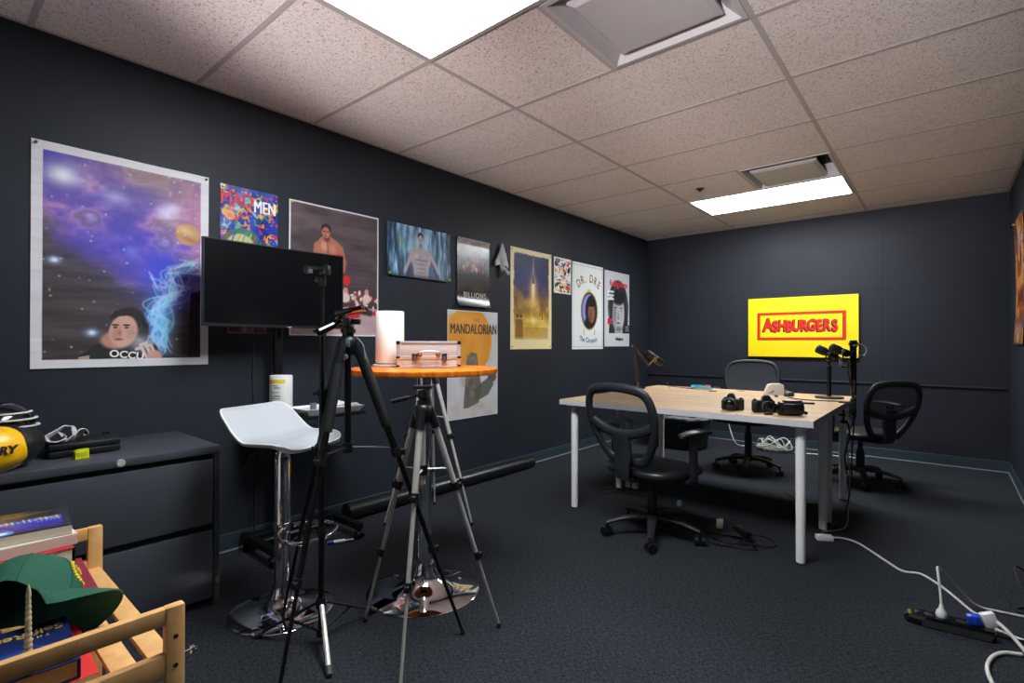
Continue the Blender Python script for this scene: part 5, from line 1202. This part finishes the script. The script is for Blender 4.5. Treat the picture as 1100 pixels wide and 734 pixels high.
    for s_ in (-1, 1):
        b = BM(); x = s_ * .275
        tube(b, cr([(s_ * .10, .0, .392 + dz), (s_ * .20, .0, .388 + dz), (s_ * .262, .0, .40 + dz), (x, -.004, .45 + dz), (x, -.01, .56 + dz), (x, -.005, .652 + dz)], 5), [.02] * 26, 10, flat=1.5, nrm=(0, 1, 0)); am = obj('armrest_post', b, M_chair, t, smooth=50)
        rings = []
        for y, wd, z in ((-.125, .012, .660), (-.115, .026, .664), (-.03, .038, .672), (.06, .040, .672), (.12, .034, .664), (.145, .018, .656)):
            rings.append([Vector((x + wd * math.cos(q), y, z + dz + .012 * math.sin(q))) for q in [2 * PI * i / 14 for i in range(14)]])
        b = BM(); ring_loft(b, rings); obj('arm_pad', b, M_chair, t, smooth=60)
    return t
ch = make_chair('black mesh-back office chair at the near left side of the table', (1.648, 2.83, 0), R(-12), -.03)
C2 = make_chair('black office chair behind the far end of the table, below the yellow sign', (1.62, 4.84, 0), R(190), .045, True)
c3 = dup(ch, (2.43, 5.02, 0), R(50), 'black mesh-back office chair on the right beyond the table corner')
for q in c3.children:
    if q.name.startswith('back'): q.location.z -= .055; q.location.y -= .005

# ------------------------------------------------------------------ cameras and small things on the table
def place(c, rz): return Matrix.Translation((c[0], c[1], TT)) @ Matrix.Rotation(rz, 4, 'Z')
def camera_body(label, c, rz, w_=.118, h_=.07, lens_r=.032, lens_l=.055, lens_x=.012, hump_h=.028):
    """local -Y is the front (lens side)"""
    t = thing('camera', label, 'camera', (c[0], c[1], TT), rz)
    b = BM(); box(b, (-w_ / 2, -.018, .001), (w_ / 2, .02, h_), .008, 3); obj('body', b, M_black, t, smooth=40)
    b = BM(); box(b, (-w_ / 2 - .003, -.038, .002), (-w_ / 2 + .028, .0, h_ - .006), .010, 3); obj('grip', b, M_black_soft, t, smooth=40)
    b = BM(); prism(b, [(lens_x - .026, h_ - .004), (lens_x + .026, h_ - .004), (lens_x + .017, h_ + hump_h - .006), (lens_x + .010, h_ + hump_h), (lens_x - .010, h_ + hump_h), (lens_x - .017, h_ + hump_h - .006)], -.022, .022, basis((1, 0, 0), (0, 0, 1), (0, -1, 0))); hm = obj('viewfinder_hump', b, M_black, t)
    b = BM(); box(b, (lens_x - .010, -.012, h_ + hump_h - .001), (lens_x + .010, .012, h_ + hump_h + .003), .0008); obj('hot_shoe', b, M_grey, hm)
    b = BM(); m = along((lens_x, -.016, .036), (lens_x, -1, .036)); lathe(b, [(0, 0), (lens_r + .002, 0), (lens_r + .002, .010), (lens_r, .011), (lens_r, lens_l * .6), (lens_r - .002, lens_l * .62), (lens_r - .001, lens_l), (lens_r - .004, lens_l), (lens_r - .010, lens_l - .008), (0, lens_l - .010)], m=m, n=32); ln = obj('lens', b, M_black, t, smooth=40)
    b = BM(); lathe(b, [(0, lens_l - .012), (lens_r - .011, lens_l - .0085), (lens_r - .014, lens_l - .006), (0, lens_l - .004)], m=m, n=28); obj('lens_glass', b, M_black_gloss, ln, smooth=60)
    b = BM(); lathe(b, [(lens_r + .0005, lens_l * .64), (lens_r + .0012, lens_l * .66), (lens_r + .0012, lens_l * .74), (lens_r + .0005, lens_l * .76)], m=m, n=32); obj('lens_ring', b, M_grey, ln, smooth=40)
    for x, r_2 in ((-w_ / 2 + .015, .009), (w_ / 2 - .016, .010)):
        b = BM(); lathe(b, [(0, 0), (r_2, 0), (r_2, .007), (0, .008)], (x, .002, h_ - .001), 18); obj('dial', b, M_black_metal, t, smooth=40)
    return t
camera_body('black mirrorless camera with large lens, leftmost of the three on the table', (2.025, 3.085), R(10), .115, .066, .034, .06, -.012)
t = camera_body('black mirrorless camera with flat hump, middle of the three on the table', (2.185, 3.085), R(26), .115, .068, .030, .045, .016, .026)
t = thing('camcorder', 'black camcorder lying at the right of the two mirrorless cameras', 'camcorder', (2.335, 3.05, TT), R(34))
b = BM(); rings = []
for x, rw, rh in ((-.068, .026, .030), (-.064, .031, .035), (.02, .032, .036), (.047, .031, .035), (.053, .026, .030)):
    rings.append([Vector((x, rw * math.copysign(abs(math.cos(q)) ** .7, math.cos(q)), .037 + rh * math.copysign(abs(math.sin(q)) ** .7, math.sin(q)))) for q in [2 * PI * i / 24 for i in range(24)]])
ring_loft(b, rings); obj('body', b, M_black, t, smooth=45)
b = BM(); box(b, (-.055, -.040, .012), (.035, -.031, .064), .003); obj('flip_screen', b, M_black, t, smooth=40)
b = BM(); lathe(b, [(0, 0), (.026, 0), (.028, .006), (.026, .016), (.020, .016), (.018, .008), (0, .006)], m=along((-.07, 0, .038), (-1, 0, .038)), n=28); obj('lens', b, M_black_gloss, t, smooth=40)
b = BM(); box(b, (-.045, -.014, .071), (.05, .014, .080), .004); obj('top_grip', b, M_black, t, smooth=40)
b = BM(); rod(b, (.05, -.01, .022), (.066, -.016, .016), .006); rod(b, (.064, -.02, .016), (.064, -.01, .016), .009); obj('plug_knob', b, M_black_soft, t, smooth=40)
b = BM(); rod(b, (-.05, -.0405, .045), (-.05, -.0415, .045), .004); obj('indicator', b, M_chrome, t, smooth=40)
t = thing('battery', 'small dark battery lying in front of the middle camera', 'battery', (2.235, 2.99, TT), R(40))
b = BM(); box(b, (-.019, -.010, 0), (.019, .010, .012), .002); obj('body', b, M_black, t, smooth=40)
b = BM(); box(b, (-.015, -.008, .012), (.017, .008, .0125)); obj('label_sticker', b, M_grey, t)

# white angled dock, dark puck, stylus
t = thing('charging_dock', 'white wedge-shaped plastic dock standing on the rear table', 'dock', (1.975, 4.22, TT), R(28))
b = BM(); prism(b, [(-.062, 0), (.060, 0), (.060, .072), (.053, .079), (-.030, .079), (-.042, .072), (-.067, .016)], -.03, .03, basis((1, 0, 0), (0, 0, 1), (0, -1, 0))); obj('body', b, mat('warm_white_plastic', (240, 234, 226), .45), t)
b = BM(); prism(b, [(-.06, .010), (-.014, .016), (.0, .038), (-.022, .03)], .0302, .031, basis((1, 0, 0), (0, 0, 1), (0, -1, 0))); obj('side_mark', b, mat('tan_mark', (186, 158, 130), .5), t)
b = BM(); box(b, (-.02, -.026, .0785), (.045, .026, .082), .002); obj('top_slot', b, M_white, t, smooth=40)
b = BM(); rings = [[Vector((.035 * f_ * math.cos(q), .055 * f_ * math.sin(q), z)) for q in [2 * PI * i / 24 for i in range(24)]] for f_, z in ((.9, 0), (1, .008), (.9, .024), (.55, .034), (.1, .037))]
ring_loft(b, rings); tag(obj('mouse', b, mat('dark_grey_plastic', (52, 56, 62), .4), smooth=60, loc=(2.09, 4.155, TT)), 'small dark grey rounded mouse right of the white dock', 'mouse')
b = BM(); box(b, (-.012, -.008, 0), (.012, .008, .016), .003); tag(obj('cable_adapter', b, M_grey, smooth=40, loc=(2.035, 4.03, TT)), 'small grey adapter piece in front of the white dock', 'adapter')
b = BM(); tube(b, cr([(2.09, 4.13, TT + .004), (2.12, 4.02, TT + .004), (2.2, 3.94, TT + .004), (2.32, 3.93, TT + .004), (2.42, 3.97, TT + .004)], 6), .003, 6)
solo('thin_cable', b, M_cord_b, 'thin cable running over the rear table past the microphone base', 'cable', (2.2, 3.94, TT), smooth=60)
t = thing('pen', 'grey and black pen lying beside the camcorder', 'pen', (2.27, 3.62, TT)); p0, p1 = Vector((2.17, 3.64, TT + .006)), Vector((2.33, 3.70, TT + .006))
b = BM(); rod(b, p0, p0.lerp(p1, .45), .005, n=12); obj('barrel', b, M_alu, t, True, 40)
b = BM(); rod(b, p0.lerp(p1, .45), p1, .006, n=12); obj('grip', b, M_black, t, True, 40)
# lanyard heap and clip microphone
t = thing('lanyard', 'crumpled turquoise and red lanyard heap on the rear table', 'lanyard', (1.40, 4.28, TT))
rng = random.Random(5); b = BM(); pts = []
for k in range(16): a = k * 1.35; r_2 = .03 + .035 * rng.random(); pts.append((1.40 + 1.5 * r_2 * math.cos(a), 4.28 + .9 * r_2 * math.sin(a), TT + .008 + .022 * rng.random()))
tube(b, cr(pts, 5), .011, 8, flat=.35); obj('strap', b, mat('turquoise_cloth', (36, 170, 186), .7), t, True, 60)
b = BM(); tube(b, cr([(1.41, 4.30, TT + .03), (1.44, 4.31, TT + .036), (1.47, 4.30, TT + .03), (1.46, 4.28, TT + .015)], 5), .010, 8, flat=.4); obj('red_tab', b, mat('red_cloth', (206, 60, 50), .7), t, True, 60)
b = BM(); tube(b, cr([(1.34, 4.28, TT + .006), (1.30, 4.29, TT + .005), (1.27, 4.285, TT + .004)], 4), .008, 8, flat=.5); obj('dark_end', b, M_black, t, True, 60)
t = thing('clip_microphone', 'small black clip microphone with short cord left of the lanyard', 'microphone', (1.06, 4.41, TT))
b = BM(); ball(b, (1.055, 4.41, TT + .022), .010); rod(b, (1.055, 4.41, TT + .002), (1.056, 4.405, TT + .02), .006); obj('head', b, M_black, t, True, 50)
b = BM(); tube(b, cr([(1.06, 4.40, TT + .012), (1.11, 4.37, TT + .004), (1.17, 4.35, TT + .003), (1.26, 4.30, TT + .004)], 5), .003, 6); obj('cord', b, M_cord_b, t, True, 50)
b = BM(); lathe(b, [(0, 0), (.032, 0), (.032, .003), (0, .004)], (1.535, 4.18, TT), 24); solo('coaster', b, M_black, 'small flat dark disc on the rear table near the lanyard', 'disc', (1.535, 4.18, TT), smooth=40)
b = BM(); lathe(b, [(0, 0), (.026, 0), (.026, .002), (0, .003)], (1.70, 4.36, TT), 24); solo('coaster', b, M_grey, 'tiny flat grey disc near the rear edge of the table', 'disc', (1.70, 4.36, TT), smooth=40)

# ------------------------------------------------------------------ microphones
def mic_capsule(t, a, e, r=.029):
    """a: grille end, e: cable end"""
    a, e = Vector(a), Vector(e); L_ = (e - a).length; m = along(a, e)
    b = BM(); lathe(b, [(0, -.004), (r * .8, 0), (r, .008), (r, L_ * .36), (r * .9, L_ * .37)], m=m, n=24); obj('foam_windscreen', b, M_black_soft, t, True, 50)
    b = BM(); lathe(b, [(r * .86, L_ * .36), (r * .86, L_ * .80), (r * .7, L_ * .86), (r * .4, L_ * .90), (r * .38, L_), (0, L_)], m=m, n=24); obj('body', b, M_black_metal, t, True, 50)
    b = BM(); lathe(b, [(r * .87, L_ * .50), (r * .9, L_ * .505), (r * .9, L_ * .52), (r * .87, L_ * .525)], m=m, n=24); obj('ring', b, M_chrome, t, True, 50)
def bracket(t, c, axis, r, down):
    axis = Vector(axis).normalized(); c = Vector(c); s_ = axis.cross(Vector(down)).normalized(); d_ = Vector(down).normalized()
    b = BM(); tube(b, cr([c + s_ * (r + .006), c + s_ * (r + .008) + d_ * .03, c + s_ * .02 + d_ * .052, c + d_ * .055, c - s_ * .02 + d_ * .052, c - s_ * (r + .008) + d_ * .03, c - s_ * (r + .006)], 4), .0045, 6); obj('yoke', b, M_black_metal, t, True, 50)
    for q in (-1, 1):
        b = BM(); rod(b, c + s_ * q * (r + .001), c + s_ * q * (r + .014), .009, n=14); obj('yoke_knob', b, M_grey, t, True, 40)
MX, MY = 2.335, 4.20
t = thing('microphone', 'black broadcast microphone on a round-based desk stand', 'microphone', (MX, MY, TT))
b = BM(); lathe(b, [(0, 0), (.088, 0), (.09, .006), (.086, .014), (.03, .017), (0, .017)], (MX, MY, TT), 40); obj('stand_base', b, mat('stand_base_grey', (74, 78, 84), .35, metal=.4), t, True, 40)
b = BM(); lathe(b, [(.0135, .012), (.0135, .20), (.016, .202), (.016, .225), (.009, .228), (.009, .265), (0, .265)], (MX, MY, TT), 20); obj('stand_pole', b, M_black_metal, t, True, 40)
mc = Vector((MX - .01, MY, TT + .318)); ax_ = (CAMR * .8 + CAMDIR * .25 + Vector((0, 0, -.42))).normalized()
mic_capsule(t, mc - ax_ * .075, mc + ax_ * .085, .030); bracket(t, mc, ax_, .027, (0, 0, -1))
# clamp arm at the right edge carrying the second microphone
AX, AY = 2.497, 3.93
t = thing('boom_arm', 'black clamp-on boom arm folded upright at the right edge of the rear table', 'microphone arm', (AX, AY, TT))
b = BM(); box(b, (2.43, AY - .025, TT + .0006), (2.505, AY + .025, TT + .010), .002); box(b, (2.43, AY - .025, .66), (2.505, AY + .025, .669), .002); box(b, (2.488, AY - .025, .66), (2.512, AY + .025, TT + .01), .003); rod(b, (2.455, AY, .62), (2.455, AY, .704), .006); rod(b, (2.455, AY, .612), (2.455, AY, .63), .016); obj('clamp', b, M_black_metal, t, True, 40)
b = BM(); lathe(b, [(.012, -.10), (.016, -.09), (.016, .03), (.011, .035), (.011, .06)], (AX + .012, AY, TT), 18); obj('socket', b, M_black, t, True, 40)
AT = 1.125
for dx in (-.011, .011):
    b = BM(); v = CAMR * dx; obox(b, Vector((AX + .012, AY, (TT + .05 + AT) / 2)) + v, (.009, .018, AT - TT - .06), (0, 0, R(40)), .002); obj('lower_arm', b, M_black_metal, t, True, 40)
    b = BM(); obox(b, Vector((AX + .010, AY - .02, (TT + .14 + AT) / 2)) + v, (.008, .016, AT - TT - .16), (0, 0, R(40)), .002); obj('upper_arm', b, M_black_metal, t, True, 40)
b = BM(); P = Vector((AX + .012, AY, AT)); obox(b, P, (.036, .03, .05), (0, 0, R(40)), .005); rod(b, P - CAMR * .026, P + CAMR * .026, .010); obj('elbow_joint', b, M_black, t, True, 40)
for dx in (-.02, .02):
    b = BM(); pts = [P + CAMR * dx + Vector((.004 * math.cos(q * 2.1), .004 * math.sin(q * 2.1), -.06 - q * .0032)) for q in range(40)]; tube(b, pts, .0014, 5); obj('spring', b, M_black_metal, t, True)
b = BM(); tube(b, cr([P - CAMR * .01 + CAMDIR * .02 + Vector((0, 0, -.01)), P + CAMR * .05 + Vector((0, 0, .0)), P + CAMR * .085 + Vector((0, 0, -.03)), P + CAMR * .07 + Vector((0, 0, -.075)), P + CAMR * .02 + CAMDIR * .02 + Vector((0, 0, -.075))], 6), .005, 8); obj('cable_loop', b, mat('silver_cable', (150, 154, 160), .4), t, True, 50)
b = BM(); tube(b, cr([P + CAMDIR * .02 - CAMR * .012 + Vector((0, 0, -.04)), P - CAMR * .05 + CAMDIR * .02 + Vector((0, 0, -.14)), P - CAMR * .035 + CAMDIR * .02 + Vector((0, 0, -.24)), P - CAMR * .012 + CAMDIR * .025 + Vector((0, 0, -.33)), P - CAMR * .012 + CAMDIR * .03 + Vector((0, 0, -.42))], 6), .004, 7); obj('signal_cable', b, M_cord_b, t, True, 50)
t = thing('microphone', 'black broadcast microphone held by the folded boom arm', 'microphone', (AX - .06, AY + .02, 1.05))
mc = P - CAMR * .07 + Vector((0, 0, -.045)) - CAMDIR * .02; ax_ = (CAMR * .86 + CAMDIR * .1 + Vector((0, 0, -.36))).normalized()
mic_capsule(t, mc - ax_ * .065, mc + ax_ * .075, .028); bracket(t, mc, ax_, .025, (0, 0, -1))
b = BM(); rod(b, mc + Vector((0, 0, -.055)), mc + Vector((0, 0, -.10)), .008); rod(b, mc + Vector((0, 0, -.075)), mc + Vector((0, 0, -.075)) + CAMDIR * .025, .007); obj('swivel', b, M_grey, t, True, 40)
b = BM(); rod(b, mc + Vector((.004, 0, -.10)), P - CAMR * .01 + Vector((0, 0, -.15)), .006); obj('mount_bar', b, M_black_metal, t, True, 40)
# left boom arm
LX, LY = .965, 4.02
t = thing('boom_arm', 'brass-toned jointed boom arm clamped to the left edge of the rear table', 'microphone arm', (LX, LY, TT))
M_bronze = mat('bronze_arm', (92, 78, 56), .4, metal=.5)
b = BM(); box(b, (.932, LY - .03, TT + .0006), (1.02, LY + .03, TT + .012), .003); box(b, (.925, LY - .025, .67), (.945, LY + .025, TT + .012), .003); box(b, (.93, LY - .025, .67), (.99, LY + .025, .68), .002); rod(b, (.975, LY, .64), (.975, LY, .708), .006); obj('clamp', b, M_black_metal, t, True, 40)
p0, p1 = Vector((LX, LY, TT + .03)), Vector((.93, LY - .02, 1.10)); p2 = p1 + CAMR * .13 + CAMDIR * .0 + Vector((0, 0, -.155))
b = BM(); lathe(b, [(.014, 0.01), (.014, .05), (.01, .055), (0, .055)], (LX, LY, TT), 16); obj('socket', b, M_bronze, t, True, 40)
for s_ in (-1, 1):
    b = BM(); rod(b, p0 + CAMR * .009 * s_, p1 + CAMR * .009 * s_, .005, n=8); obj('lower_arm', b, M_bronze, t, True, 40)
    b = BM(); v = CAMDIR * .009 * s_ + Vector((0, 0, .006 * s_)); rod(b, p1 + v, p2 + v, .005, n=8); obj('upper_arm', b, M_bronze, t, True, 40)
for q in (p1, p2): b = BM(); rod(b, q - CAMDIR * .018, q + CAMDIR * .018, .014, n=14); obj('joint', b, M_bronze, t, True, 40)
b = BM(); tube(b, cr([p1 + CAMR * .01, p1.lerp(p0, .5) + CAMR * .03, p0 + CAMR * .025 + Vector((0, 0, .12)), p0 + CAMR * .015], 5), .004, 6); obj('cable', b, M_cord_b, t, True, 40)
t = thing('microphone', 'black microphone with silver ring hanging on the left boom arm', 'microphone', (1.05, 4.08, .98))
mc = p2 + CAMR * .045 + Vector((0, 0, .055)); ax_ = (CAMR * .82 + Vector((0, 0, -.48)) - CAMDIR * .15).normalized()
mic_capsule(t, mc - ax_ * .085, mc + ax_ * .11, .038)
b = BM(); rod(b, p2 + CAMDIR * .012, mc + CAMDIR * .034, .006); rod(b, mc + CAMDIR * .02, mc + CAMDIR * .045, .012); obj('yoke', b, mat('brass_knob', (176, 150, 104), .35, metal=.6), t, True, 40)
b = BM(); tube(b, cr([mc + ax_ * .11, mc + ax_ * .15 + Vector((0, 0, -.02)), mc + ax_ * .16 + Vector((0, 0, -.09)), mc + ax_ * .165 + Vector((0, 0, -.17))], 5), .0025, 6); obj('cord', b, M_cord_b, t, True, 40)


# ------------------------------------------------------------------ on the floor
t = thing('bin', 'large black tub with clear plastic liner on the floor beyond the tables', 'bin', (.74, 5.47, 0))
def tub(f_, z, n=44):
    return [Vector((.74 + (.32 * f_) * math.copysign(abs(math.cos(q)) ** .7, math.cos(q)), 5.47 + (.24 * f_) * math.copysign(abs(math.sin(q)) ** .7, math.sin(q)), z)) for q in [2 * PI * i / n for i in range(n)]]
b = BM(); ring_loft(b, [tub(.0001, .004), tub(.80, 0), tub(.86, .015), tub(.97, .30), tub(1.03, .305), tub(1.03, .325), tub(.96, .325), tub(.93, .30), tub(.82, .02), tub(.0001, .016)]); obj('tub', b, M_black, t, True, 45)
rng = random.Random(9); b = BM(); rings = []
for f_, z in ((.85, .18), (.92, .29), (.97, .332), (1.05, .338), (1.055, .315)):
    r_2 = tub(f_, z); rings.append([p + Vector((rng.uniform(-.008, .008), rng.uniform(-.008, .008), rng.uniform(0, .035) if z > .3 else 0)) for p in r_2])
vr = [[b.verts.new(p) for p in r] for r in rings]
for i in range(len(vr) - 1):
    for j in range(len(vr[0])): b.faces.new((vr[i][j], vr[i][(j + 1) % 44], vr[i + 1][(j + 1) % 44], vr[i + 1][j]))
obj('liner', b, mat('clear_film', (200, 206, 212), .15, alpha=.35, spec=.8), t, True)
rng = random.Random(12); b = BM(); pts = []
for i in range(40):
    a = i * .61; f_ = .75 * (1 - (i % 7) / 12); pts.append(Vector((.74 + .3 * f_ * math.cos(a), 5.47 + .2 * f_ * math.sin(a), .24 + .08 * rng.random())))
ch_ = [b.verts.new(p) for p in pts]; bmesh.ops.convex_hull(b, input=ch_); solo('bag', b, M_black_gloss, 'crumpled shiny black bag heaped inside the large black tub', 'bag', (.74, 5.47, .25))

# white coil by the back wall and the white cable to the right
rng = random.Random(21); pts = []
for k in range(46):
    a = k * .9; r_2 = .07 + .10 * rng.random(); pts.append((1.58 + 1.1 * r_2 * math.cos(a) , 5.86 + .55 * r_2 * math.sin(a), .012 + .0025 * (k % 14) + .03 * rng.random() + (.09 if k % 5 == 2 else 0)))
b = BM(); tube(b, cr(pts, 4), .0055, 6)
solo('cable_coil', b, M_cord_w, 'tangled coil of white cable on the floor by the back baseboard', 'cable', (1.58, 5.86, .006), smooth=60)
b = BM(); tube(b, cr([(1.34, 5.90, .03), (1.27, 5.86, .02), (1.22, 5.80, .06), (1.16, 5.82, .20), (1.14, 5.80, .34), (1.16, 5.70, .46)], 6), .0055, 6)
solo('white_cable', b, M_cord_w, 'white cable rising from the coil towards the far office chair', 'cable', (1.30, 5.88, .02), smooth=60)
b = BM(); tube(b, cr([(1.78, 5.88, .012), (1.95, 5.95, .008), (2.1, 5.99, .008), (2.35, 6.02, .008)], 6), .0055, 6)
solo('white_cable', b, M_cord_w, 'white cable leading right from the coil along the back baseboard', 'cable', (1.95, 5.95, .004), smooth=60)

# plug adapters and black cords under the table
t = thing('power_adapter', 'pair of beige power plugs under the near left office chair', 'plug', (1.115, 3.62, 0))
for dx in (-.028, .028):
    b = BM(); box(b, (1.115 + dx - .022, 3.60, .012), (1.115 + dx + .022, 3.64, .075), .005); obj('plug_block', b, mat('beige_plastic', (206, 190, 168), .5), t, True, 40)
b = BM(); box(b, (1.07, 3.595, .0), (1.16, 3.645, .014), .003); obj('strip_base', b, M_black, t, True, 40)
def cord(name, label, pts, m=M_cord_b, r=.004, base=None, closed=False):
    b = BM(); tube(b, cr(pts, 7, closed), r, 7, closed); return solo(name, b, m, label, 'cord', base or (pts[0][0], pts[0][1], 0), smooth=60)
cord('power_cable', 'black cord looped on the carpet left of the near office chair', [(1.10, 3.54, .006), (1.05, 3.42, .004), (.98, 3.36, .004), (.95, 3.44, .004), (1.0, 3.52, .004), (1.2, 3.50, .004), (1.4, 3.55, .004)])
rng = random.Random(33); pts = []
for k in range(30):
    a = k * .85; r_2 = .07 + .09 * rng.random(); pts.append((2.02 + 1.1 * r_2 * math.cos(a), 3.02 + .75 * r_2 * math.sin(a), .005 + .0012 * k * (.5 + .5 * rng.random())))
pts += [(2.14, 2.98, .03), (2.22, 3.06, .01), (2.24, 3.14, .006), (2.16, 3.22, .006), (2.04, 3.2, .006)]
cord('power_cable', 'tangle of black cords on the carpet right of the near office chair', pts)
t = thing('power_plug', 'pale plug with metal prongs amid the tangled black cords', 'plug', (1.93, 3.14, .02))
b = BM(); obox(b, (1.93, 3.14, .05), (.035, .03, .05), (R(15), 0, R(30)), .004); obj('body', b, mat('beige_plastic', (206, 190, 168), .5), t, True, 40)
for q in (-.008, .008):
    b = BM(); obox(b, (1.945 + q, 3.13, .08), (.002, .007, .02), (R(15), 0, R(30))); obj('prong', b, M_silver, t, True)
b = BM(); obox(b, (2.07, 3.10, .05), (.10, .045, .03), (0, R(8), R(-30)), .006); solo('power_brick', b, M_black, 'small black power brick amid the tangled black cords', 'power brick', (2.07, 3.10, .035), smooth=40)
cord('power_cable', 'thin black cords lying on the carpet under the rear table', [(2.02, 4.35, .005), (2.1, 4.2, .005), (2.22, 4.1, .005), (2.16, 3.98, .02), (2.26, 3.92, .02), (2.36, 4.02, .006), (2.30, 4.12, .006), (2.2, 4.06, .006)])
b = BM(); lathe(b, [(0, .0), (.018, .0), (.02, .02), (.012, .035), (0, .036)], (1.55, 3.47, .0), 14); solo('cable_connector', b, M_grey, 'small grey connector on the dark carpet under the table', 'connector', (1.55, 3.47, 0), smooth=40)
# cords hanging beside the right table legs
cord('hanging_cable', 'grey cord hanging beside the right-hand table legs down to the floor', [(2.47, 3.87, .70), (2.50, 3.86, .60), (2.48, 3.87, .50), (2.495, 3.88, .30), (2.49, 3.86, .12), (2.50, 3.72, .02), (2.47, 3.60, .012), (2.43, 3.52, .02), (2.40, 3.50, .012)], mat('taupe_cord', (150, 140, 126), .5), .004)
cord('hanging_cable', 'black cord hanging straight down beside the right-hand table legs', [(2.51, 3.90, .70), (2.515, 3.91, .62), (2.505, 3.90, .45), (2.50, 3.89, .22), (2.47, 3.80, .04), (2.42, 3.68, .008)], M_cord_b, .0045)
cord('hanging_cable', 'black looped cord tied below the clamp of the upright boom arm', [(2.49, 3.83, .69), (2.52, 3.82, .66), (2.505, 3.83, .60), (2.485, 3.83, .64), (2.50, 3.84, .56), (2.49, 3.83, .50), (2.475, 3.84, .42), (2.485, 3.84, .30)], M_cord_b, .0045)

# white cord to the power strip
t = thing('extension_cord', 'white extension cord running from the table legs towards the power strip', 'cord', (2.44, 3.40, 0))
b = BM(); obox(b, (2.43, 3.40, .016), (.085, .045, .028), (0, 0, R(30)), .003); obj('end_block', b, M_white, t, True, 40)
b = BM(); tube(b, cr([(2.465, 3.43, .016), (2.52, 3.48, .008), (2.58, 3.46, .006), (2.65, 3.375, .006), (2.73, 3.26, .006), (2.80, 3.175, .006), (2.87, 3.19, .006), (2.94, 3.10, .006), (3.0, 2.98, .006), (3.045, 2.885, .006), (3.075, 2.83, .02), (3.09, 2.76, .045)], 8), .0055, 8); obj('cord', b, M_cord_w, t, True, 60)
t = thing('power_strip', 'black power strip lying on the carpet at the right', 'power strip', (2.97, 2.66, 0), R(6))
b = BM(); rings = []
for x, wd, z1 in ((-.140, .006, .022), (-.128, .024, .036), (-.09, .034, .042), (.122, .034, .042), (.132, .03, .040), (.136, .024, .034)):
    rings.append([Vector((x, -wd, .0)), Vector((x, -wd, z1 * .8)), Vector((x, -wd * .85, z1)), Vector((x, wd * .85, z1)), Vector((x, wd, z1 * .8)), Vector((x, wd, 0))])
ring_loft(b, rings); obj('body', b, M_black_gloss, t, smooth=35)
b = BM(); box(b, (-.085, -.0345, .004), (.12, -.0335, .03)); obj('side_label', b, mat('dark_label', (44, 42, 42), .6), t)
b = BM(); box(b, (-.105, -.012, .0405), (-.085, .012, .045), .002); obj('switch', b, M_black, t, smooth=40)
for x in (-.06, -.01, .04):
    b = BM(); lathe(b, [(0, .0415), (.016, .0415), (.017, .0428), (.015, .0434), (0, .0425)], (x, 0, 0), 20); obj('socket', b, M_black, t, smooth=40)
b = BM(); tube(b, cr([(.132, 0, .02), (.20, .02, .012), (.28, .05, .008), (.38, .10, .006)], 6), .006, 8); obj('cord', b, M_cord_b, t, smooth=60)
t = thing('power_plug', 'white plug with cord standing in the power strip', 'plug', (2.945, 2.66, .042))
b = BM(); lathe(b, [(0, .0), (.017, .0), (.019, .008), (.016, .022), (.009, .032), (.006, .048), (0, .048)], (2.948, 2.658, .0435), 18); obj('body', b, M_white, t, True, 50)
b = BM(); tube(b, cr([(2.948, 2.658, .09), (2.945, 2.665, .13), (2.938, 2.685, .20), (2.936, 2.71, .218), (2.95, 2.76, .19), (3.0, 2.86, .10), (3.06, 2.93, .02), (3.14, 2.96, .006), (3.25, 2.98, .006), (3.36, 3.0, .006)], 7), .0045, 8); obj('cord', b, M_cord_w, t, True, 60)
t = thing('power_plug', 'blue plug seated in the power strip beside a white tag', 'plug', (3.04, 2.675, .042))
b = BM(); obox(b, (3.043, 2.672, .06), (.042, .034, .036), (0, R(-8), R(6)), .006); obj('body', b, mat('blue_plug', (20, 70, 190), .35), t, True, 40)
for k in (-1, 1): b = BM(); obox(b, (3.043 + k * .010, 2.654, .06), (.004, .003, .03), (0, R(-8), R(6)), .001); obj('grip_rib', b, mat('blue_plug_dark', (14, 50, 150), .35), t, True, 40)
t = thing('power_plug', 'white rectangular plug tag at the right end of the power strip', 'plug', (3.085, 2.69, .045))
b = BM(); obox(b, (3.088, 2.685, .068), (.045, .026, .055), (0, R(-20), R(20)), .004); obj('body', b, M_white, t, True, 40)
b = BM(); tube(b, cr([(3.10, 2.69, .075), (3.14, 2.66, .05), (3.18, 2.60, .02), (3.20, 2.54, .008), (3.22, 2.47, .006), (3.26, 2.38, .006)], 7), .0065, 8); obj('cord', b, M_cord_w, t, True, 60)
cord('white_cable', 'thick white cable curving towards the lower right corner', [(3.17, 2.60, .007), (3.12, 2.57, .007), (3.085, 2.50, .007), (3.07, 2.40, .007), (3.085, 2.28, .007), (3.12, 2.15, .007)], M_cord_w, .007)
cord('white_cable', 'white cable leaving the power strip to the right edge', [(3.11, 2.76, .008), (3.16, 2.74, .006), (3.24, 2.71, .006), (3.36, 2.70, .006)], M_cord_w, .006)
cord('power_cable', 'black cord looped on the carpet by the right wall', [(3.34, 3.36, .006), (3.26, 3.50, .02), (3.22, 3.45, .06), (3.215, 3.36, .04), (3.24, 3.28, .008), (3.34, 3.18, .006), (3.22, 3.08, .006), (3.19, 3.02, .006), (3.24, 2.99, .012), (3.36, 3.06, .006)])
